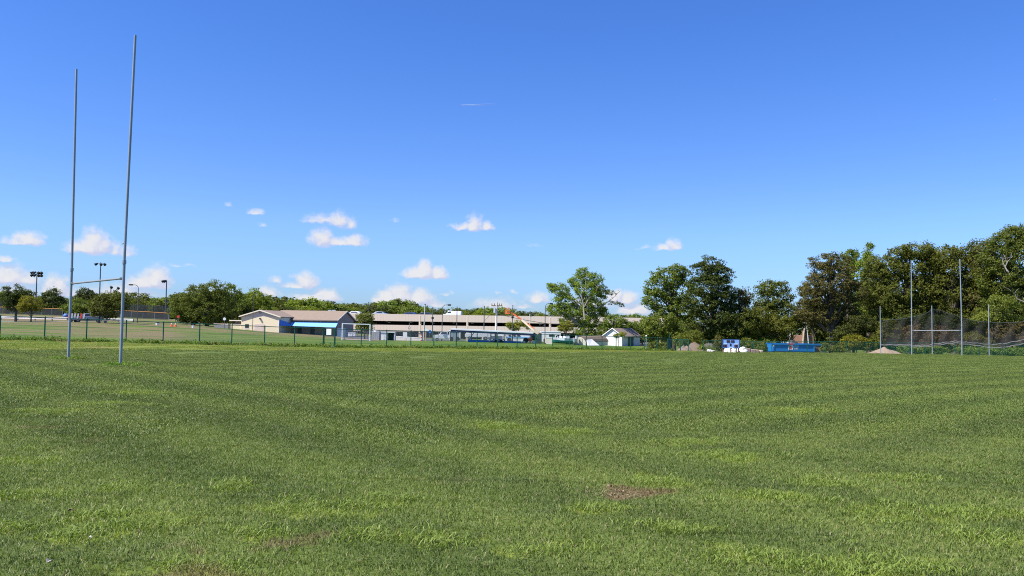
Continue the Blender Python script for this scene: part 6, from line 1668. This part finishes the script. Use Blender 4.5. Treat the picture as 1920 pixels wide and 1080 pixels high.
mound(1304, 125, 60, 20, 4.5, brown_soil, 'dirt_mound', 'tall brown dirt mound behind the short green fence', 'dirt mound', 41, [(0, 0, .78, 1.0), (.25, .1, .6, .9), (-.35, .2, .5, .5)])
mound(1283, 121, 30, 13, 2.2, mat('pinkish_soil', (.19, .14, .11), .95, 0, .2, 2, bump=.6), 'dirt_mound', 'flat pinkish dirt heap left of the tall brown mound', 'dirt mound', 42, [(-.1, 0, .95, .9), (.3, 0, .7, .95)])
mound(1664, 114.5, 66, 12.5, 3.6, sand, 'sand_pile', 'tan sand pile at the foot of the leftmost netting pole', 'sand pile', 43, [(-.22, 0, .62, 1.0), (.1, 0, .6, .72), (.38, .1, .5, .6)])
mound(1637, 113.5, 24, 4.5, 1.6, sand, 'sand_pile', 'small tan spill of sand left of the sand pile', 'sand pile', 44, [(0, 0, .9, 1), (.4, 0, .5, .7)])
pts = [(G(1304, 125).x + r_, G(1304, 125).y + s_2) for r_, s_2 in zip(np.random.default_rng(77).uniform(-.4, 2.6, 70), np.random.default_rng(78).uniform(-3.6, -1.0, 70))]
V, Q, at = tuft_field([(x, y, tz(x, y) + max(0, .9 * (1 + (y - G(1304, 125).y + 1) / 2.6)) * .8) for x, y in pts], .55, .3, 22, .09, np.random.default_rng(79))
tag(link_mesh('weeds', np_mesh('weeds', V, Q, at), weed_m), 'weeds growing over the right side of the tall dirt mound', 'weeds', kind='stuff')
lump(1329, 127, 18, 18, 1.2, mat('dark_brush', (.09, .085, .06), .95, 0, .4, 3, bump=.9), 'brush_heap', 'dark heap of cut brush right of the brown dirt mound', 'brush heap', 45, .35)
blk = mat('brown_block', (.30, .22, .18), .9, 0, .25, 3, dirt=((.16, .12, .10), .6))
for k_, (a, b_, c_, lab) in enumerate(((1397, 1408, 653.5, 'weathered brown concrete block next to the white sheeting'), (1408.5, 1418, 655, 'middle block in the row of brown concrete blocks'), (1418.5, 1424, 656, 'narrow block in the row of brown concrete blocks'), (1425.5, 1431, 656.5, 'pale block at the right end of the block row'))):
    t, W_, H_ = gbox('concrete_block', lab, 'concrete block', a, b_, c_, 663, 119, .9, blk if k_ < 3 else mat('pale_block', (.42, .34, .28), .9, dirt=((.2, .15, .1), .5)), bev=.08); tag(t, group='row of concrete blocks')
# dumpster with emblem
DB = Plane(1448, 126, math.radians(3)); dumpb = mat('dumpster_blue', (.022, .185, .50), .4, 0, .12, 1.0, dirt=((.03, .07, .16), .5)); dumpd = mat('dumpster_dark_blue', (.012, .06, .17), .5, 0, .15)
t = thing('dumpster', 'long blue roll off dumpster with a small white and red emblem', 'dumpster', DB.o, DB.rz)
s0 = DB(1448.5, 650)[0]; s1 = DB(1528, 650)[0]; zb = DB(1488, 662.8)[1]; zs_ = DB(1488, 658.8)[1]; zt = DB(1488, 644.0)[1]
MB().box(s0, s1, 0, 2.4, zs_, zt - .22).build('body', dumpb, t)
MB().prism([(.25, zb - .2), (0.0, zs_ - .003), (2.4, zs_ - .003), (2.2, zb - .2)], s0, s1, 'x').build('sill', dumpd, t)
MB().box(s0 - .12, s1 + .06, -.14, -.0 + .12, zt - .218, zt).build('rim', dumpb, t); MB().box(s0 - .12, s1 + .06, 2.3, 2.54, zt - .218, zt).build('rim', dumpb, t)
for k_ in range(9):
    x = s0 + .15 + (s1 - s0 - .3) * k_ / 8
    if k_ in (0, 8): MB().box(x - .1, x + .1, -.09, -.003, zs_ + .01, zt - .222).build('rib', dumpb, t)
# rusty open end
s2 = DB(1541, 650)[0]
MB().box(s1 + .08, s2, .3, .38, zb, zt - .25).build('end_door', mat('rusty_panel', (.25, .13, .10), .85, 0, .25, 2, dirt=((.36, .27, .24), .7)), t)
MB().box(s2 + .002, s2 + .14, .22, .46, zb - .1, zt).box(s1 + .08, s2, .22, .46, zt - .247, zt - .0).build('door_frame', dumpb, t)
# emblem: red house-like mark on white, with short rows of small white letters that cannot be read
ex, ez = DB(1483, 651)
MB().prism([(ex - .38, ez - .45), (ex + .25, ez - .42), (ex + .42, ez + .05), (ex + .12, ez + .50), (ex - .15, ez + .42), (ex - .45, ez + .05)], -.03, -.004).build('emblem', white, t)
redm = mat('emblem_red', (.70, .10, .10), .5)
MB().prism([(ex - .22, ez - .30), (ex + .10, ez - .30), (ex + .10, ez - .02), (ex + .22, ez - .02), (ex - .06, ez + .28), (ex - .32, ez - .02), (ex - .22, ez - .02)], -.045, -.032).build('emblem_house', redm, t)
for row, (x0_, x1_, z_, hgt) in enumerate(((1487.5, 1498, 649.6, .16), (1489.5, 1497, 653.6, .12))):
    sa_, zz_ = DB(x0_, z_); sb2 = DB(x1_, z_)[0]; n_ = 8 if row == 0 else 6
    for k_ in range(n_):
        x = sa_ + (sb2 - sa_) * k_ / n_; w_ = (sb2 - sa_) / n_ * .72
        m = MB().box(x, x + w_ * .3, -.02, -.004, zz_ - hgt, zz_ + hgt).box(x + w_ * .302, x + w_, -.02, -.004, zz_ + hgt * (.3 if k_ % 2 else -.9), zz_ + hgt * (.9 if k_ % 2 else -.3))
        m.build('letter', white, t)
ex, ez = DB(1482, 644.9); MB().box(ex - .5, ex + .5, -.165, -.142, ez - .07, ez + .07).build('label', redm, t)
ex, ez = DB(1449.7, 648.3); MB().box(ex - .08, ex + .12, -.11, -.092, ez - .1, ez + .1).build('label', mat('yellow_label', (.8, .65, .2), .5), t)
lump(1485, 128.5, 26, 25.5, .8, mat('dark_bags', (.035, .033, .036), .6, 0, .3, 5), 'rubbish_heap', 'dark rubbish heaped above the rim of the dumpster', 'rubbish', 51, .2)
# chapel behind
CH = Plane(1470, 165, math.radians(-10)); brick = mat('warm_brick', (.30, .17, .12), .85, 0, .15, 3); 
t = thing('chapel', 'small brick chapel with tall white pointed fins behind the dumpster', 'building', CH.o, CH.rz)
c0 = lambda x, y: CH(x, y)
a0 = c0(1484, 640)[0]; a1 = c0(1524, 640)[0]; zt_ = c0(1500, 629)[1]
MB().box(a0, a1, .4, 8, -3, zt_).build('wall', brick, t)
MB().box(c0(1474, 630)[0], a0 - .003, .2, 7, -3, c0(1480, 617)[1]).build('white_wing', white, t)
pk = c0(1509.5, 611)
for px0, sg in ((1504, -1), (1515.5, 1)):
    x0_, z0_ = c0(px0, 645); xs2 = [x0_ + (pk[0] - x0_) * f_ for f_ in np.linspace(0, 1, 9)]
    zs2 = [-1 + (pk[1] + 1) * (f_ ** .62) if False else -1 + (pk[1] + 1) * math.sin(f_ * math.pi / 2) ** .9 for f_ in np.linspace(0, 1, 9)]
    vs_ = []; 
    for x, z in zip(xs2, zs2): vs_ += [(x, -.9, z), (x - sg * -.16 * (1 - .8 * (z / pk[1])), -.9, z), (x - sg * -.16 * (1 - .8 * (z / pk[1])), .3, z), (x, .3, z)]
    fs_ = [(i * 4 + j, i * 4 + (j + 1) % 4, (i + 1) * 4 + (j + 1) % 4, (i + 1) * 4 + j) for i in range(8) for j in range(4)]
    MB().add(vs_, fs_).build('fin', mat('pale_grey_fin', (.62, .63, .66)) if sg > 0 else mat('tan_fin', (.40, .34, .27)), t)  # right fin in cool pale grey, left fin in tan
MB().prism([(c0(1503, 640)[0], -2), (c0(1515.5, 640)[0], -2), (c0(1514.5, 627)[0], c0(1514, 622)[1]), (pk[0], pk[1] - .9), (c0(1504.5, 627)[0], c0(1505, 622)[1])], .31, .395).build('front_wall', mat('warm_brick_light', (.34, .21, .15), .85, 0, .1, 3), t)
MB().prism([(c0(1507, 623)[0], c0(1507, 624)[1]), (c0(1512, 623)[0], c0(1512, 624)[1]), (pk[0], pk[1] - 1.2)], .25, .305).build('window', glass, t)

# ------------------------------------------------------------------ aircraft
def plane(px, py, dist, span, rz, label):
    d = ray(px, py).normalized() * dist
    t = thing('airliner', label, 'aeroplane', Vector((0, 0, EYE)) + d, rz, 'airliners high in the sky'); L_ = span * 1.05
    pale = mat('airliner_white', (.85, .85, .87), .35)
    MB().tube([(-L_ / 2, 0, 0), (-L_ * .47, 0, 0), (-L_ * .4, 0, 0), (L_ * .3, 0, 0), (L_ / 2, 0, .6)], [.3, 1.6, 2.1, 2.1, .4], 12).build('fuselage', pale, t, smooth=True)
    for sg in (-1, 1):
        MB().add([(-L_ * .12, sg * 1.8, -.6), (L_ * .05, sg * 1.8, -.6), (L_ * .16, sg * span / 2, .6), (L_ * .12, sg * span / 2, .6), (-L_ * .12, sg * 1.8, -.2), (L_ * .05, sg * 1.8, -.2), (L_ * .16, sg * span / 2, .75), (L_ * .12, sg * span / 2, .75)],
                 [(0, 1, 2, 3), (7, 6, 5, 4), (0, 4, 5, 1), (1, 5, 6, 2), (2, 6, 7, 3), (3, 7, 4, 0)]).build('wing', pale, t)
        MB().tube([(-L_ * .12, sg * span * .17, -1.8), (L_ * .0, sg * span * .17, -1.8)], 1.2, 10).build('engine', pale, t)
        MB().add([(L_ * .40, sg * .4, .6), (L_ * .48, sg * .4, .6), (L_ * .52, sg * span * .18, .8), (L_ * .48, sg * span * .18, .8), (L_ * .40, sg * .4, .8), (L_ * .48, sg * .4, .8), (L_ * .52, sg * span * .18, .95), (L_ * .48, sg * span * .18, .95)],
                 [(0, 1, 2, 3), (7, 6, 5, 4), (0, 4, 5, 1), (1, 5, 6, 2), (2, 6, 7, 3), (3, 7, 4, 0)]).build('tailplane', pale, t)
    MB().prism([(L_ * .36, 1.6), (L_ * .48, 1.6), (L_ * .54, 7.5), (L_ * .49, 7.5)], -.25, .25).build('tail_fin', pale, t)
    return t
plane(862.5, 197, 21000, 52, math.radians(4), 'tiny white airliner at the head of the thin vapour trail')
plane(1867, 187, 17500, 46, math.radians(185), 'tiny white airliner alone near the right edge of the sky')
cm_ = bpy.data.materials.new('vapour'); cm_.use_nodes = True
q = NG(cm_.node_tree); b = q.n['Principled BSDF']; b.inputs['Base Color'].default_value = (.85, .88, .95, 1); b.inputs['Roughness'].default_value = 1
fade = q.attr('fade').outputs['Fac']; trn = q.n.new('ShaderNodeBsdfTransparent'); mx = q.n.new('ShaderNodeMixShader')
q.l.new(fade, mx.inputs[0]); q.l.new(trn.outputs[0], mx.inputs[1]); q.l.new(b.outputs[0], mx.inputs[2]); q.l.new(mx.outputs[0], q.n['Material Output'].inputs[0])
d0 = ray(864.5, 197.2).normalized() * 21000; d1 = ray(937, 195).normalized() * 21600; o = d0 + Vector((0, 0, EYE))
m = MB(); NS = 24
m.tube([(d1 - d0) * (i / NS) for i in range(NS + 1)], [7 + 16 * (i / NS) for i in range(NS + 1)], 8, cap=False)
ob = m.build('vapour_trail', cm_, None, o, smooth=True)
at = ob.data.attributes.new('fade', 'FLOAT', 'POINT'); at.data.foreach_set('value', [max(0, .5 * (1 - (k // 8) / NS) ** 1.5) for k in range(len(ob.data.vertices))])
tag(ob, 'thin fading white vapour trail behind the airliner', 'vapour trail')

# ------------------------------------------------------------------ small things in the near grass
dl = mat('dead_leaf', (.33, .20, .12), .7, 0, .2, 20)
def leafbit(px, py, L_, mt, lab, seed_, name='fallen_leaf', cat='leaf'):
    p = Gpix(px, py); r2 = np.random.default_rng(seed_); m = MB(); n = 7; vs_ = []
    for i in range(n):
        f_ = i / (n - 1); w = L_ * .32 * math.sin(math.pi * min(1, f_ * .96 + .03)) ** .7
        z = .028 + .03 * math.sin(f_ * 3) * L_ * 6
        vs_ += [(L_ * (f_ - .5), -w, z + w * .5), (L_ * (f_ - .5), 0, z), (L_ * (f_ - .5), w, z + w * .7)]
    fs_ = [(i * 3 + j, (i + 1) * 3 + j, (i + 1) * 3 + j + 1, i * 3 + j + 1) for i in range(n - 1) for j in range(2)]
    o_ = m.add(vs_, fs_).build(name, mt, None, p); o_.rotation_euler = (r2.uniform(-.4, .4), r2.uniform(-.3, .3), r2.uniform(0, 6)); o_.scale = (1, 1, 1)
    sd_ = o_.modifiers.new('thick', 'SOLIDIFY'); sd_.thickness = .002
    return tag(o_, lab, cat)
leafbit(1142, 918, .065, dl, 'curled brown leaf lying in the bare patch of turf', 1)
leafbit(1166, 927, .045, dl, 'smaller brown leaf in the middle of the bare patch', 2)
leafbit(88, 1062, .06, mat('pale_leaf', (.36, .32, .27), .7, 0, .2, 20), 'pale dry leaf near the lower left corner', 3)
leafbit(171, 1014, .03, mat('pale_leaf', (.36, .32, .27)), 'small white scrap in the grass left of the crabgrass patch', 4, 'paper_scrap', 'scrap')
leafbit(133, 965, .05, mat('dark_leaf_bit', (.12, .05, .04), .7), 'small dark leaf in the grass at far left', 5)
dead_m = leaf_mat('dead_grass_blade', (.17, .14, .075), (.33, .28, .16), None, 0, .2)
# dry stems over the bare patch
r2 = np.random.default_rng(9); c0_ = BAREW[0][0]; pts = [(c0_.x + r2.normal(0, .17), c0_.y + r2.normal(0, .10)) for _ in range(34)]
pts = [(x, y, tz(x, y)) for x, y in pts]
V, Q, at = tuft_field(pts, .04, .07, 12, .014, np.random.default_rng(8))
tag(link_mesh('dead_grass', np_mesh('dead_grass', V, Q, at), dead_m), 'matted dead grass in the bare patch of turf', 'dead grass', kind='stuff')
# road and lot
def strip(name, pxs, D0f, D1f, mt, lift=.012):
    vs_ = []; 
    for px in pxs:
        for k_ in range(4):
            D = D0f(px) + (D1f(px) - D0f(px)) * k_ / 3; p = G(px, D, lift); vs_.append(tuple(p))
    n = len(pxs); fs_ = [(i * 4 + j, i * 4 + j + 1, (i + 1) * 4 + j + 1, (i + 1) * 4 + j) for i in range(n - 1) for j in range(3)]
    me = bpy.data.meshes.new(name); me.from_pydata(vs_, [], fs_); me.update()
    if me.polygons[0].normal.z < 0: me.flip_normals()
    return tag(link_mesh(name, me, mt), kind='structure')
asph = mat('asphalt', (.10, .10, .105), .9, 0, .15, 1.5); tanr = mat('tan_gravel', (.30, .225, .165), .95, 0, .15, .5)
strip('road', np.arange(-120, 200, 8), lambda x: 167.0, lambda x: 170.5, mat('pale_asphalt', (.27, .26, .26), .9), .03)
strip('parking_lot', np.arange(640, 1250, 12), lambda x: 168 + (x > 1000) * 4.0, lambda x: 205.0, asph, .03)
strip('dirt_track', np.arange(-160, 240, 10), lambda x: 183.0, lambda x: 199.0, tanr, .03)
strip('path', np.arange(640, 720, 8), lambda x: 131.0, lambda x: 146.0, mat('worn_soil', (.27, .20, .13), .95, 0, .2, .6), .03)
